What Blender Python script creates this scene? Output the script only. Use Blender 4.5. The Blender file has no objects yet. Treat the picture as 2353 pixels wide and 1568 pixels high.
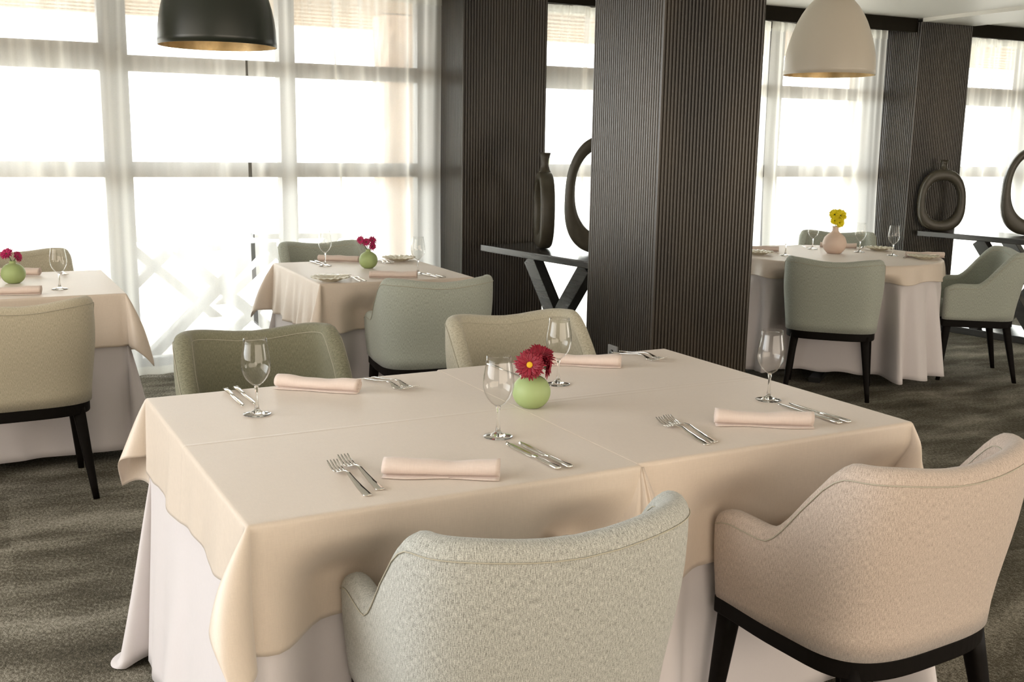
import bpy, bmesh, math, random
from mathutils import Vector, Matrix
random.seed(7)
PI = math.pi
sc = bpy.context.scene
COL = sc.collection

# ------------------------------------------------------------------ camera, world, light, exposure
cam_d = bpy.data.cameras.new('camera')
cam = bpy.data.objects.new('camera', cam_d)
COL.objects.link(cam)
cam_d.sensor_width = 36.0
cam_d.lens = 2440.6 / 2353.0 * 36.0
cam_d.clip_start = 0.05
cam_d.clip_end = 200
YAW, PITCH, ROLL, CAMZ = math.radians(26.33), 0.1849, -0.0156, 1.45
fwd = Vector((math.sin(YAW) * math.cos(PITCH), math.cos(YAW) * math.cos(PITCH), -math.sin(PITCH)))
rgt = Vector((math.cos(YAW), -math.sin(YAW), 0))
dwn = -(rgt.cross(fwd))
r2 = rgt * math.cos(ROLL) + dwn * math.sin(ROLL)
d2 = -rgt * math.sin(ROLL) + dwn * math.cos(ROLL)
cam.matrix_world = Matrix(((r2.x, -d2.x, -fwd.x, 0), (r2.y, -d2.y, -fwd.y, 0), (r2.z, -d2.z, -fwd.z, CAMZ), (0, 0, 0, 1)))
sc.camera = cam

world = bpy.data.worlds.new('sky')
sc.world = world
world.use_nodes = True
wn, wl = world.node_tree.nodes, world.node_tree.links
wn.clear()
w_out = wn.new('ShaderNodeOutputWorld')
w_bg = wn.new('ShaderNodeBackground')
w_tc = wn.new('ShaderNodeTexCoord')
w_sep = wn.new('ShaderNodeSeparateXYZ')
wl.new(w_tc.outputs['Generated'], w_sep.inputs[0])
w_map = wn.new('ShaderNodeMapRange')           # sky tinted by direction: warm fill added from behind, cool over the terrace
w_map.inputs['From Min'].default_value = -0.7
w_map.inputs['From Max'].default_value = 0.3
wl.new(w_sep.outputs['Y'], w_map.inputs['Value'])
w_mix = wn.new('ShaderNodeMix')
w_mix.data_type = 'RGBA'
w_mix.inputs['A'].default_value = (1.0, 0.86, 0.70, 1)
w_mix.inputs['B'].default_value = (0.93, 0.97, 1.0, 1)
wl.new(w_map.outputs['Result'], w_mix.inputs['Factor'])
wl.new(w_mix.outputs['Result'], w_bg.inputs['Color'])
w_str = wn.new('ShaderNodeMapRange')  # sky strength set by direction to balance the room light
w_str.inputs['From Min'].default_value = -0.6
w_str.inputs['From Max'].default_value = 0.1
w_str.inputs['To Min'].default_value = 4.4
w_str.inputs['To Max'].default_value = 10.5
wl.new(w_sep.outputs['Y'], w_str.inputs['Value'])
w_lf = wn.new('ShaderNodeMapRange')            # sky dimmed towards the left to hold back light on the cloths
w_lf.inputs['From Min'].default_value = -0.9
w_lf.inputs['From Max'].default_value = -0.35
w_lf.inputs['To Min'].default_value = 0.80
w_lf.inputs['To Max'].default_value = 1.0
wl.new(w_sep.outputs['X'], w_lf.inputs['Value'])
w_mul = wn.new('ShaderNodeMath')
w_mul.operation = 'MULTIPLY'
wl.new(w_str.outputs['Result'], w_mul.inputs[0])
wl.new(w_lf.outputs['Result'], w_mul.inputs[1])
wl.new(w_mul.outputs[0], w_bg.inputs['Strength'])
wl.new(w_bg.outputs[0], w_out.inputs['Surface'])

def portal(name, loc, rot, sx, sy):
    l = bpy.data.lights.new(name, 'AREA')
    l.shape = 'RECTANGLE'
    l.size, l.size_y = sx, sy
    l.cycles.is_portal = True
    o = bpy.data.objects.new(name, l)
    o.location, o.rotation_euler = loc, rot
    COL.objects.link(o)
    return o
for k, (x0, x1) in enumerate(((-0.5, 2.72), (3.5, 6.7), (7.45, 10.7))):
    portal('portal', ((x0 + x1) / 2, 7.12, 1.2), (-PI / 2, 0, 0), x1 - x0, 2.45)
portal('portal', (-2.85, 2.6, 1.6), (0, -PI / 2, 0), 1.6, 5.2)
portal('portal', (11.3, -1.0, 1.3), (0, PI / 2, 0), 2.2, 3.6)
portal('portal', (2.6, -3.2, 1.25), (PI / 2, 0, 0), 7.6, 2.3)

sc.view_settings.view_transform = 'Standard'
sc.view_settings.look = 'None'
sc.view_settings.gamma = 1.0
sc.view_settings.use_curve_mapping = False
sc.view_settings.exposure = 0.08
try:
    sc.cycles.max_bounces = 10
    sc.cycles.transparent_max_bounces = 24
    sc.cycles.diffuse_bounces = 5
    sc.cycles.transmission_bounces = 8
    sc.cycles.sample_clamp_indirect = 6.0
    sc.cycles.use_denoising = True
except Exception:
    pass

# ------------------------------------------------------------------ helpers
def link(o, parent=None):
    COL.objects.link(o)
    if parent is not None:
        o.parent = parent
    return o

def mesh(name, verts, faces, mat, parent=None, smooth=True, uvs=None, merge=False):
    me = bpy.data.meshes.new(name)
    me.from_pydata([tuple(v) for v in verts], [], [tuple(f) for f in faces])
    if smooth:
        me.polygons.foreach_set('use_smooth', [True] * len(me.polygons))
    if uvs is not None:
        uvl = me.uv_layers.new(name='UVMap')
        for lp in me.loops:
            uvl.data[lp.index].uv = uvs[lp.vertex_index]
    me.update()
    bm = bmesh.new()
    bm.from_mesh(me)
    if merge: bmesh.ops.remove_doubles(bm, verts=bm.verts, dist=2e-5)
    bmesh.ops.recalc_face_normals(bm, faces=bm.faces)
    bm.to_mesh(me)
    bm.free()
    if mat:
        me.materials.append(mat)
    o = bpy.data.objects.new(name, me)
    return link(o, parent)

def sharp(o, deg=35):
    me = o.data
    try:
        me.set_sharp_from_angle(angle=math.radians(deg))
    except Exception:
        pass
    return o

def tag(o, label=None, cat=None, group=None, kind=None):
    if label: o['label'] = label
    if cat: o['category'] = cat
    if group: o['group'] = group
    if kind: o['kind'] = kind
    return o

def thing(name, label, cat, loc=(0, 0, 0), rz=0.0, group=None, kind=None):
    o = bpy.data.objects.new(name, None)
    o.empty_display_size = 0.1
    o.location = loc
    o.rotation_euler = (0, 0, rz)
    COL.objects.link(o)
    return tag(o, label, cat, group, kind)

def dup(root, loc, rz, label, group=None, mats=None, scale=None):
    r = root.copy()
    COL.objects.link(r)
    r.location = loc
    r.rotation_euler = (0, 0, rz) if not isinstance(rz, (tuple, list)) else rz
    if scale: r.scale = (scale,) * 3
    r['label'] = label
    if group: r['group'] = group
    for ch in list(root.children):
        c = ch.copy()
        COL.objects.link(c)
        c.parent = r
        if mats and c.name.split('.')[0] in mats:
            c.material_slots[0].link = 'OBJECT'
            c.material_slots[0].material = mats[c.name.split('.')[0]]
        for g in list(ch.children):
            d = g.copy()
            COL.objects.link(d)
            d.parent = c
            if mats and d.name.split('.')[0] in mats:
                d.material_slots[0].link = 'OBJECT'
                d.material_slots[0].material = mats[d.name.split('.')[0]]
    return r

class MB:
    def __init__(s):
        s.v, s.f, s.uv = [], [], []
    def add(s, v, f):
        n = len(s.v)
        s.v += [tuple(p) for p in v]
        s.f += [tuple(i + n for i in q) for q in f]
        return s
    def box(s, x0, x1, y0, y1, z0, z1):
        return s.add([(x0, y0, z0), (x1, y0, z0), (x1, y1, z0), (x0, y1, z0), (x0, y0, z1), (x1, y0, z1), (x1, y1, z1), (x0, y1, z1)],
                     [(3, 2, 1, 0), (4, 5, 6, 7), (0, 1, 5, 4), (1, 2, 6, 5), (2, 3, 7, 6), (3, 0, 4, 7)])
    def rings(s, rings, cap0=True, cap1=True, closed=True):
        n = len(rings[0]); base = len(s.v)
        for r in rings: s.v += [tuple(p) for p in r]
        for i in range(len(rings) - 1):
            for j in range(n if closed else n - 1):
                a = base + i * n + j; b = base + i * n + (j + 1) % n
                s.f.append((a, b, b + n, a + n))
        if closed and cap0: s.f.append(tuple(base + j for j in range(n))[::-1])
        if closed and cap1: s.f.append(tuple(base + (len(rings) - 1) * n + j for j in range(n)))
        return s
    def lathe(s, prof, n=32, c=(0, 0, 0), cap0=False, cap1=False):
        rings = []
        for r, z in prof:
            rings.append([(c[0] + r * math.cos(2 * PI * k / n), c[1] + r * math.sin(2 * PI * k / n), c[2] + z) for k in range(n)])
        return s.rings(rings, cap0, cap1)
    def tube(s, pts, rad, n=8):
        pts = [Vector(p) for p in pts]; rings = []
        for i, p in enumerate(pts):
            t = (pts[min(i + 1, len(pts) - 1)] - pts[max(i - 1, 0)]).normalized()
            up = Vector((0, 0, 1)) if abs(t.z) < 0.9 else Vector((1, 0, 0))
            a = t.cross(up).normalized(); b = t.cross(a)
            r = rad(i / (len(pts) - 1)) if callable(rad) else rad
            rings.append([p + a * (r * math.cos(2 * PI * k / n)) + b * (r * math.sin(2 * PI * k / n)) for k in range(n)])
        return s.rings(rings)
    def build(s, name, mat, parent=None, smooth=True, uvs=None):
        return mesh(name, s.v, s.f, mat, parent, smooth, uvs)

def sst(a, b, x):
    t = max(0.0, min(1.0, (x - a) / (b - a)))
    return t * t * (3 - 2 * t)

def bevel(o, w=0.004, seg=2):
    m = o.modifiers.new('bevel', 'BEVEL')
    m.width = w; m.segments = seg; m.limit_method = 'ANGLE'; m.angle_limit = math.radians(40)
    return o

# ------------------------------------------------------------------ materials
def newmat(name):
    m = bpy.data.materials.new(name)
    m.use_nodes = True
    nt = m.node_tree
    b = nt.nodes['Principled BSDF']
    return m, nt.nodes, nt.links, b

def simple(name, col, rough=0.5, metal=0.0, spec=0.5, noise=None, bump=None, coat=0):
    m, n, l, b = newmat(name)
    b.inputs['Base Color'].default_value = (*col, 1)
    b.inputs['Roughness'].default_value = rough
    b.inputs['Metallic'].default_value = metal
    b.inputs['Specular IOR Level'].default_value = spec
    tc = n.new('ShaderNodeTexCoord')
    if noise:
        sc_, amt = noise
        t = n.new('ShaderNodeTexNoise'); t.inputs['Scale'].default_value = sc_; t.inputs['Detail'].default_value = 5
        l.new(tc.outputs['Object'], t.inputs['Vector'])
        mx = n.new('ShaderNodeMix'); mx.data_type = 'RGBA'
        mx.inputs['A'].default_value = (*[c * (1 - amt) for c in col], 1)
        mx.inputs['B'].default_value = (*[min(1, c * (1 + amt)) for c in col], 1)
        l.new(t.outputs['Fac'], mx.inputs['Factor'])
        l.new(mx.outputs['Result'], b.inputs['Base Color'])
    if bump:
        sc_, st = bump
        t = n.new('ShaderNodeTexNoise'); t.inputs['Scale'].default_value = sc_
        l.new(tc.outputs['Object'], t.inputs['Vector'])
        bp = n.new('ShaderNodeBump'); bp.inputs['Strength'].default_value = st; bp.inputs['Distance'].default_value = 0.002
        l.new(t.outputs['Fac'], bp.inputs['Height']); l.new(bp.outputs[0], b.inputs['Normal'])
    return m

def mapped_noise(n, l, src, scale, detail=2.0, rot=None):
    mp = n.new('ShaderNodeMapping'); mp.inputs['Scale'].default_value = scale
    if rot: mp.inputs['Rotation'].default_value = rot
    l.new(src, mp.inputs['Vector'])
    t = n.new('ShaderNodeTexNoise'); t.inputs['Scale'].default_value = 1.0; t.inputs['Detail'].default_value = detail
    l.new(mp.outputs[0], t.inputs['Vector'])
    return t.outputs['Fac']

def math_n(n, l, op, a, b=None, c=None):
    m = n.new('ShaderNodeMath'); m.operation = op
    for k, v in enumerate((a, b, c)):
        if v is None: continue
        if isinstance(v, (int, float)): m.inputs[k].default_value = v
        else: l.new(v, m.inputs[k])
    return m.outputs[0]

def upholstery(name, dark, light, weave=0.0030):
    m, n, l, b = newmat(name)
    tc = n.new('ShaderNodeTexCoord'); uv = tc.outputs['UV']
    v = mapped_noise(n, l, uv, (560, 90, 1), 3)          # vertical melange streaks
    f = mapped_noise(n, l, uv, (560, 420, 1), 2)         # single threads
    s = math_n(n, l, 'ADD', math_n(n, l, 'MULTIPLY', v, 0.55), math_n(n, l, 'MULTIPLY', f, 0.45))
    sep = n.new('ShaderNodeSeparateXYZ'); l.new(uv, sep.inputs[0])
    k = 2 * PI / weave
    d1 = math_n(n, l, 'SINE', math_n(n, l, 'MULTIPLY', math_n(n, l, 'ADD', sep.outputs[0], sep.outputs[1]), k))
    d2_ = math_n(n, l, 'SINE', math_n(n, l, 'MULTIPLY', math_n(n, l, 'SUBTRACT', sep.outputs[0], sep.outputs[1]), k))
    wv = math_n(n, l, 'MULTIPLY', d1, d2_)
    fac = math_n(n, l, 'ADD', s, math_n(n, l, 'MULTIPLY', wv, 0.16))
    cr = n.new('ShaderNodeValToRGB')
    cr.color_ramp.elements[0].position = 0.30; cr.color_ramp.elements[0].color = (*dark, 1)
    cr.color_ramp.elements[1].position = 0.68; cr.color_ramp.elements[1].color = (*light, 1)
    l.new(fac, cr.inputs[0]); l.new(cr.outputs[0], b.inputs['Base Color'])
    b.inputs['Roughness'].default_value = 0.85
    b.inputs['Specular IOR Level'].default_value = 0.2
    b.inputs['Sheen Weight'].default_value = 0.25
    b.inputs['Sheen Roughness'].default_value = 0.5
    bp = n.new('ShaderNodeBump'); bp.inputs['Strength'].default_value = 0.55; bp.inputs['Distance'].default_value = 0.0012
    l.new(fac, bp.inputs['Height']); l.new(bp.outputs[0], b.inputs['Normal'])
    return m

def linen(name, col, var=0.10, creases=(), bump=0.25, trans=0.0, rough=0.8, spec=0.25):
    """woven table linen; creases = ironed fold lines on local x / y"""
    m, n, l, b = newmat(name)
    tc = n.new('ShaderNodeTexCoord'); ob = tc.outputs['Object']
    a = mapped_noise(n, l, ob, (60, 900, 900), 2)
    c = mapped_noise(n, l, ob, (900, 60, 60), 2)
    g = mapped_noise(n, l, ob, (5, 5, 5), 3)
    s = math_n(n, l, 'ADD', math_n(n, l, 'MULTIPLY', a, 0.5), math_n(n, l, 'MULTIPLY', c, 0.5))
    mx = n.new('ShaderNodeMix'); mx.data_type = 'RGBA'
    mx.inputs['A'].default_value = (*[q * (1 - 2.2 * var) for q in col], 1)
    mx.inputs['B'].default_value = (*[min(1, q * (1 + 2.2 * var)) for q in col], 1)
    l.new(s, mx.inputs['Factor']); l.new(mx.outputs['Result'], b.inputs['Base Color'])
    b.inputs['Roughness'].default_value = rough
    b.inputs['Specular IOR Level'].default_value = spec
    b.inputs['Sheen Weight'].default_value = 0.25
    h = math_n(n, l, 'ADD', math_n(n, l, 'MULTIPLY', s, 0.10), math_n(n, l, 'MULTIPLY', g, 1.2))
    sep = n.new('ShaderNodeSeparateXYZ'); l.new(ob, sep.inputs[0])
    for ax, pos in creases:
        d = math_n(n, l, 'ABSOLUTE', math_n(n, l, 'SUBTRACT', sep.outputs[ax], pos))
        r = math_n(n, l, 'MAXIMUM', math_n(n, l, 'SUBTRACT', 1.0, math_n(n, l, 'MULTIPLY', d, 110.0)), 0.0)
        h = math_n(n, l, 'ADD', h, math_n(n, l, 'MULTIPLY', r, 0.8))
    bp = n.new('ShaderNodeBump'); bp.inputs['Strength'].default_value = bump; bp.inputs['Distance'].default_value = 0.004
    l.new(h, bp.inputs['Height']); l.new(bp.outputs[0], b.inputs['Normal'])
    if trans:
        tr = n.new('ShaderNodeBsdfTranslucent'); tr.inputs[0].default_value = (*col, 1)
        ms = n.new('ShaderNodeMixShader'); ms.inputs[0].default_value = trans
        l.new(b.outputs[0], ms.inputs[1]); l.new(tr.outputs[0], ms.inputs[2])
        l.new(ms.outputs[0], n['Material Output'].inputs['Surface'])
    return m

def carpet_mat():
    m, n, l, b = newmat('carpet')
    tc = n.new('ShaderNodeTexCoord'); ob = tc.outputs['Object']
    fine = mapped_noise(n, l, ob, (260, 260, 1), 2)
    mid = mapped_noise(n, l, ob, (110, 60, 1), 4, (0, 0, 0.4))
    big = mapped_noise(n, l, ob, (2.2, 5.5, 1), 4, (0, 0, 0.25))
    sn = n.new('ShaderNodeVectorMath'); sn.operation = 'SNAP'; sn.inputs[1].default_value = (0.5, 0.5, 10)
    l.new(ob, sn.inputs[0])
    wnz = n.new('ShaderNodeTexWhiteNoise'); wnz.noise_dimensions = '2D'; l.new(sn.outputs[0], wnz.inputs['Vector'])
    f = math_n(n, l, 'ADD', math_n(n, l, 'MULTIPLY', fine, 0.95), math_n(n, l, 'MULTIPLY', mid, 0.75))
    f = math_n(n, l, 'ADD', f, math_n(n, l, 'MULTIPLY', big, 0.95))
    f = math_n(n, l, 'ADD', f, math_n(n, l, 'MULTIPLY', wnz.outputs[0], 0.10))
    cr = n.new('ShaderNodeValToRGB')
    e = cr.color_ramp.elements
    e[0].position = 0.43; e[0].color = (0.016, 0.015, 0.011, 1)
    e[1].position = 0.86; e[1].color = (0.46, 0.43, 0.36, 1)
    x = e.new(0.62); x.color = (0.105, 0.094, 0.070, 1)
    l.new(math_n(n, l, 'MULTIPLY', f, 0.47), cr.inputs[0]); l.new(cr.outputs[0], b.inputs['Base Color'])
    b.inputs['Roughness'].default_value = 0.95; b.inputs['Specular IOR Level'].default_value = 0.1
    bp = n.new('ShaderNodeBump'); bp.inputs['Strength'].default_value = 0.8; bp.inputs['Distance'].default_value = 0.003
    l.new(fine, bp.inputs['Height']); l.new(bp.outputs[0], b.inputs['Normal'])
    return m

def sheer_mat():
    m, n, l, b = newmat('sheer_voile')
    n.remove(b)
    tr = n.new('ShaderNodeBsdfTransparent'); tr.inputs[0].default_value = (0.98, 0.97, 0.93, 1)
    tl = n.new('ShaderNodeBsdfTranslucent'); tl.inputs[0].default_value = (0.93, 0.92, 0.86, 1)
    df = n.new('ShaderNodeBsdfDiffuse'); df.inputs[0].default_value = (0.84, 0.83, 0.78, 1)
    m1 = n.new('ShaderNodeMixShader'); m1.inputs[0].default_value = 0.35
    l.new(tl.outputs[0], m1.inputs[1]); l.new(df.outputs[0], m1.inputs[2])
    lw = n.new('ShaderNodeLayerWeight'); lw.inputs['Blend'].default_value = 0.35
    tc = n.new('ShaderNodeTexCoord')
    thr = mapped_noise(n, l, tc.outputs['Object'], (120, 120, 900), 2)
    f = math_n(n, l, 'ADD', math_n(n, l, 'MULTIPLY', lw.outputs['Facing'], 0.75), 0.50)
    f = math_n(n, l, 'ADD', f, math_n(n, l, 'MULTIPLY', math_n(n, l, 'SUBTRACT', thr, 0.5), 0.12))
    f = math_n(n, l, 'MINIMUM', math_n(n, l, 'MAXIMUM', f, 0.0), 0.97)
    m2 = n.new('ShaderNodeMixShader')
    l.new(f, m2.inputs[0]); l.new(tr.outputs[0], m2.inputs[1]); l.new(m1.outputs[0], m2.inputs[2])
    l.new(m2.outputs[0], n['Material Output'].inputs['Surface'])
    return m

def thin_glass(name, tint=(0.98, 0.985, 0.98), edge=0.0):
    m, n, l, b = newmat(name)
    n.remove(b)
    tr = n.new('ShaderNodeBsdfTransparent'); tr.inputs[0].default_value = (*tint, 1)
    gl = n.new('ShaderNodeBsdfGlossy'); gl.inputs['Roughness'].default_value = 0.02
    fr = n.new('ShaderNodeLayerWeight'); fr.inputs['Blend'].default_value = 0.5
    f = math_n(n, l, 'ADD', math_n(n, l, 'MULTIPLY', math_n(n, l, 'POWER', fr.outputs['Facing'], 4.0), 0.85), 0.05 + edge)
    ms = n.new('ShaderNodeMixShader')
    l.new(f, ms.inputs[0]); l.new(tr.outputs[0], ms.inputs[1]); l.new(gl.outputs[0], ms.inputs[2])
    l.new(ms.outputs[0], n['Material Output'].inputs['Surface'])
    return m

def solid_glass(name):
    m, n, l, b = newmat(name)
    b.inputs['Base Color'].default_value = (0.97, 0.98, 0.97, 1)
    b.inputs['Roughness'].default_value = 0.0
    b.inputs['IOR'].default_value = 1.45
    b.inputs['Transmission Weight'].default_value = 1.0
    return m

def wood_mat(name, a, c, rough=0.35, spec=0.5):
    m, n, l, b = newmat(name)
    tc = n.new('ShaderNodeTexCoord')
    g = mapped_noise(n, l, tc.outputs['Object'], (60, 4, 60), 5)
    mx = n.new('ShaderNodeMix'); mx.data_type = 'RGBA'
    mx.inputs['A'].default_value = (*a, 1); mx.inputs['B'].default_value = (*c, 1)
    l.new(g, mx.inputs['Factor']); l.new(mx.outputs['Result'], b.inputs['Base Color'])
    b.inputs['Roughness'].default_value = rough
    b.inputs['Specular IOR Level'].default_value = spec
    bp = n.new('ShaderNodeBump'); bp.inputs['Strength'].default_value = 0.15; bp.inputs['Distance'].default_value = 0.001
    l.new(g, bp.inputs['Height']); l.new(bp.outputs[0], b.inputs['Normal'])
    return m

def pillar_mat():
    m, n, l, b = newmat('fluted_panel')
    tc = n.new('ShaderNodeTexCoord')
    g = mapped_noise(n, l, tc.outputs['Object'], (3, 3, 1.3), 5)
    f = mapped_noise(n, l, tc.outputs['Object'], (300, 300, 300), 2)
    cr = n.new('ShaderNodeValToRGB')
    cr.color_ramp.elements[0].position = 0.35; cr.color_ramp.elements[0].color = (0.012, 0.009, 0.006, 1)
    cr.color_ramp.elements[1].position = 0.70; cr.color_ramp.elements[1].color = (0.050, 0.037, 0.022, 1)
    l.new(math_n(n, l, 'ADD', math_n(n, l, 'MULTIPLY', g, 0.8), math_n(n, l, 'MULTIPLY', f, 0.2)), cr.inputs[0])
    l.new(cr.outputs[0], b.inputs['Base Color'])
    b.inputs['Roughness'].default_value = 0.30
    b.inputs['Specular IOR Level'].default_value = 0.85
    bp = n.new('ShaderNodeBump'); bp.inputs['Strength'].default_value = 0.3; bp.inputs['Distance'].default_value = 0.001
    l.new(f, bp.inputs['Height']); l.new(bp.outputs[0], b.inputs['Normal'])
    return m

M_carpet = carpet_mat()
M_ceiling = simple('ceiling_paint', (0.78, 0.77, 0.72), 0.45, noise=(1.5, 0.04))
M_wall = simple('wall_paint', (0.55, 0.52, 0.46), 0.8, noise=(2, 0.05))
M_outwall = simple('outer_render', (0.35, 0.31, 0.25), 0.8, noise=(6, 0.2))
M_frame = simple('window_frame_metal', (0.10, 0.095, 0.085), 0.45)
M_pillar = pillar_mat()
M_pelmet = simple('pelmet_board', (0.012, 0.010, 0.006), 0.7, spec=0.1)
M_voile = sheer_mat()
M_pane = thin_glass('window_glass')
M_bowl = thin_glass('crystal_bowl', (0.99, 0.99, 0.985), -0.02)
M_stem = solid_glass('crystal_stem')
M_black_wood = wood_mat('black_stained_wood', (0.003, 0.0025, 0.002), (0.008, 0.006, 0.005), 0.55, 0.08)
M_console = wood_mat('black_console_wood', (0.022, 0.022, 0.022), (0.045, 0.045, 0.045), 0.22, 0.8)
M_table_wood = wood_mat('table_wood', (0.10, 0.06, 0.03), (0.2, 0.12, 0.07), 0.5)
M_metal = simple('black_metal', (0.01, 0.01, 0.01), 0.4)
M_steel = simple('polished_steel', (0.82, 0.80, 0.76), 0.09, 1.0)
M_f_side_lit = upholstery('side_lit_weave', (0.12, 0.12, 0.10), (0.62, 0.62, 0.57))  # paler copy of the chair cloth, left window light put into the colour
M_f_warm_lit = upholstery('warm_lit_weave', (0.26, 0.205, 0.165), (0.66, 0.55, 0.47))  # same cloth with warm light painted in as rose
M_f_olive = upholstery('olive_grey_weave', (0.10, 0.10, 0.065), (0.31, 0.30, 0.21))  # these tones too put each chair's lighting into the one cloth
M_f_sand = upholstery('sand_grey_weave', (0.24, 0.22, 0.165), (0.60, 0.56, 0.44))
M_f_sage = upholstery('sage_grey_weave', (0.19, 0.205, 0.17), (0.50, 0.53, 0.46))
M_f_beige = upholstery('beige_weave', (0.30, 0.265, 0.185), (0.64, 0.58, 0.45))
M_over = linen('beige_linen', (0.63, 0.535, 0.445), 0.06, rough=.5, spec=.7)
M_white = linen('white_cotton', (0.72, 0.675, 0.68), 0.02, bump=0.12, trans=0.12)
M_napkin = linen('blush_linen', (0.67, 0.56, 0.50), 0.06, bump=0.3)
M_seam = simple('stitching', (0.42, 0.39, 0.31), 0.9)
M_vgreen = simple('green_ceramic', (0.33, 0.42, 0.18), 0.55, noise=(12, 0.04))
M_vcream = simple('cream_ceramic', (0.70, 0.55, 0.46), 0.5, noise=(9, 0.04))
M_vblack = simple('black_stoneware', (0.060, 0.052, 0.036), 0.38, noise=(20, 0.3), bump=(160, 0.3))
M_red = simple('crimson_petal', (0.24, 0.003, 0.020), 0.55, noise=(40, 0.35))
M_magenta = simple('magenta_petal', (0.42, 0.012, 0.10), 0.55, noise=(40, 0.3))
M_yellow = simple('yellow_petal', (0.95, 0.74, 0.01), 0.55, noise=(40, 0.2))
M_pollen = simple('yellow_disc', (0.75, 0.45, 0.02), 0.8, bump=(400, 1.0))
M_green = simple('plant_green', (0.05, 0.10, 0.02), 0.5)
M_lamp_dark = simple('dark_green_lacquer', (0.018, 0.022, 0.016), 0.32)
M_lamp_pale = simple('pale_lacquer', (0.62, 0.56, 0.47), 0.35)
M_gold = simple('gold_leaf', (0.62, 0.46, 0.24), 0.4, 0.7, noise=(30, 0.25), bump=(60, 0.4))
M_plate = simple('cream_porcelain', (0.72, 0.68, 0.55), 0.2, noise=(60, 0.12))
M_plastic = simple('grey_plastic', (0.30, 0.30, 0.30), 0.4)
M_dark_plastic = simple('dark_plastic', (0.02, 0.02, 0.02), 0.4)
M_terrace = simple('terrace_stone', (0.70, 0.68, 0.64), 0.9, noise=(3, 0.08))
M_stone = simple('rough_stone', (0.55, 0.42, 0.33), 0.9, noise=(7, 0.45), bump=(9, 1.0))
M_slat = simple('pergola_wood', (0.34, 0.25, 0.16), 0.8, noise=(8, 0.2))
M_outfurn = simple('weathered_white_wood', (0.16, 0.16, 0.16), 0.8)
M_hedge = simple('leaf_green', (0.16, 0.26, 0.06), 0.8, noise=(5, 0.5))

# ------------------------------------------------------------------ room shell
XL, XR, YF, YB, ZC = -2.8, 11.2, -3.1, 7.0, 2.47
def struct(name, mb, mat, label, cat, smooth=False):
    return tag(mb.build(name, mat, None, smooth), label, cat, kind='structure')
struct('floor', MB().box(XL, XR, YF, YB + .1, -0.05, 0), M_carpet, 'dark patchy olive grey carpet across the dining room', 'floor')
struct('ceiling', MB().box(XL, XR, YF, YB + .1, ZC, ZC + .1), M_ceiling, 'pale painted ceiling of the dining room', 'ceiling')
struct('trim_1', MB().box(6.77, 7.35, YF, 6.42, ZC - .028, ZC), M_ceiling, 'shallow pale ceiling band running from the far fluted pillar', 'ceiling band')
# unseen left / front / right walls; front and right openings added for fill light
wmb = MB()
wmb.box(XL - .15, XL, YF, 0.0, 0, ZC).box(XL - .15, XL, 5.2, YB + .1, 0, ZC).box(XL - .15, XL, 0.0, 5.2, 0, .80).box(XL - .15, XL, 0, 5.2, 2.4, ZC)
struct('wall_left', wmb, M_wall, 'pale left wall with a wide daylight opening', 'wall')
wmb = MB()
wmb.box(XL, -1.2, YF - .15, YF, 0, ZC).box(6.4, XR, YF - .15, YF, 0, ZC).box(-1.2, 6.4, YF - .15, YF, 0, .15).box(-1.2, 6.4, YF - .15, YF, 2.4, ZC)
struct('wall_front', wmb, M_wall, 'pale wall behind the viewer with a wide opening added for warm fill', 'wall')
struct('wall_right', MB().box(XR, XR + .15, YF, -2.8, 0, ZC).box(XR, XR + .15, 0.8, YB, 0, ZC).box(XR, XR + .15, -2.8, 0.8, 0, .20).box(XR, XR + .15, -2.8, 0.8, 2.4, ZC), M_wall, 'pale right end wall with an opening added for light', 'wall')
# window wall
wmb = MB()
for x0, x1 in ((XL - .15, -0.5), (2.71, 3.5), (6.69, 7.45), (10.65, XR + .15)):
    wmb.box(x0, x1, 6.94, 7.1, 0, ZC)
wmb.box(XL, XR, 6.94, 7.1, 2.42, ZC)
struct('wall_back', wmb, M_outwall, 'window wall between the three glazed bays', 'wall')

def window(idx, x0, m1, m2, x1, tall_first, label):
    z0, z1 = 0.0, 2.42
    w = MB()
    w.box(x0, x0 + .05, 6.92, 7.0, z0, z1).box(x1 - .03, x1, 6.92, 7.0, z0, z1)
    w.box(m1[0], m1[1], 6.90, 7.02, z0, z1).box(m2[0], m2[1], 6.90, 7.02, z0, z1)
    w.box(x0, x1, 6.93, 7.0, z0, .07).box(x0, x1, 6.93, 7.0, z1 - .05, z1)
    w.box(x0 + .05, x1 - .03, 6.93, 6.99, 1.205, 1.298)
    w.box(x0 + .05, m1[0], 6.93, 6.99, 1.838, 1.995)
    w.box(m1[1], x1 - .03, 6.93, 6.99, 1.838, 1.933)
    o = struct('window_%d' % idx, w, M_frame, label, 'window')
    for a, b_ in ((x0 + .05, m1[0]), (m1[1], m2[0]), (m2[1], x1 - .03)):
        MB().box(a, b_, 6.955, 6.961, .07, 2.37).build('pane', M_pane, o, False)
    return o
window(1, -.50, (.66, .82), (1.735, 1.835), 2.71, True, 'tall dark framed window behind the sheers at the left')
window(2, 3.50, (4.63, 4.79), (5.70, 5.80), 6.69, True, 'tall dark framed window behind the round table')
window(3, 7.45, (8.60, 8.76), (9.67, 9.77), 10.65, True, 'tall dark framed window at the far right')

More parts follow.
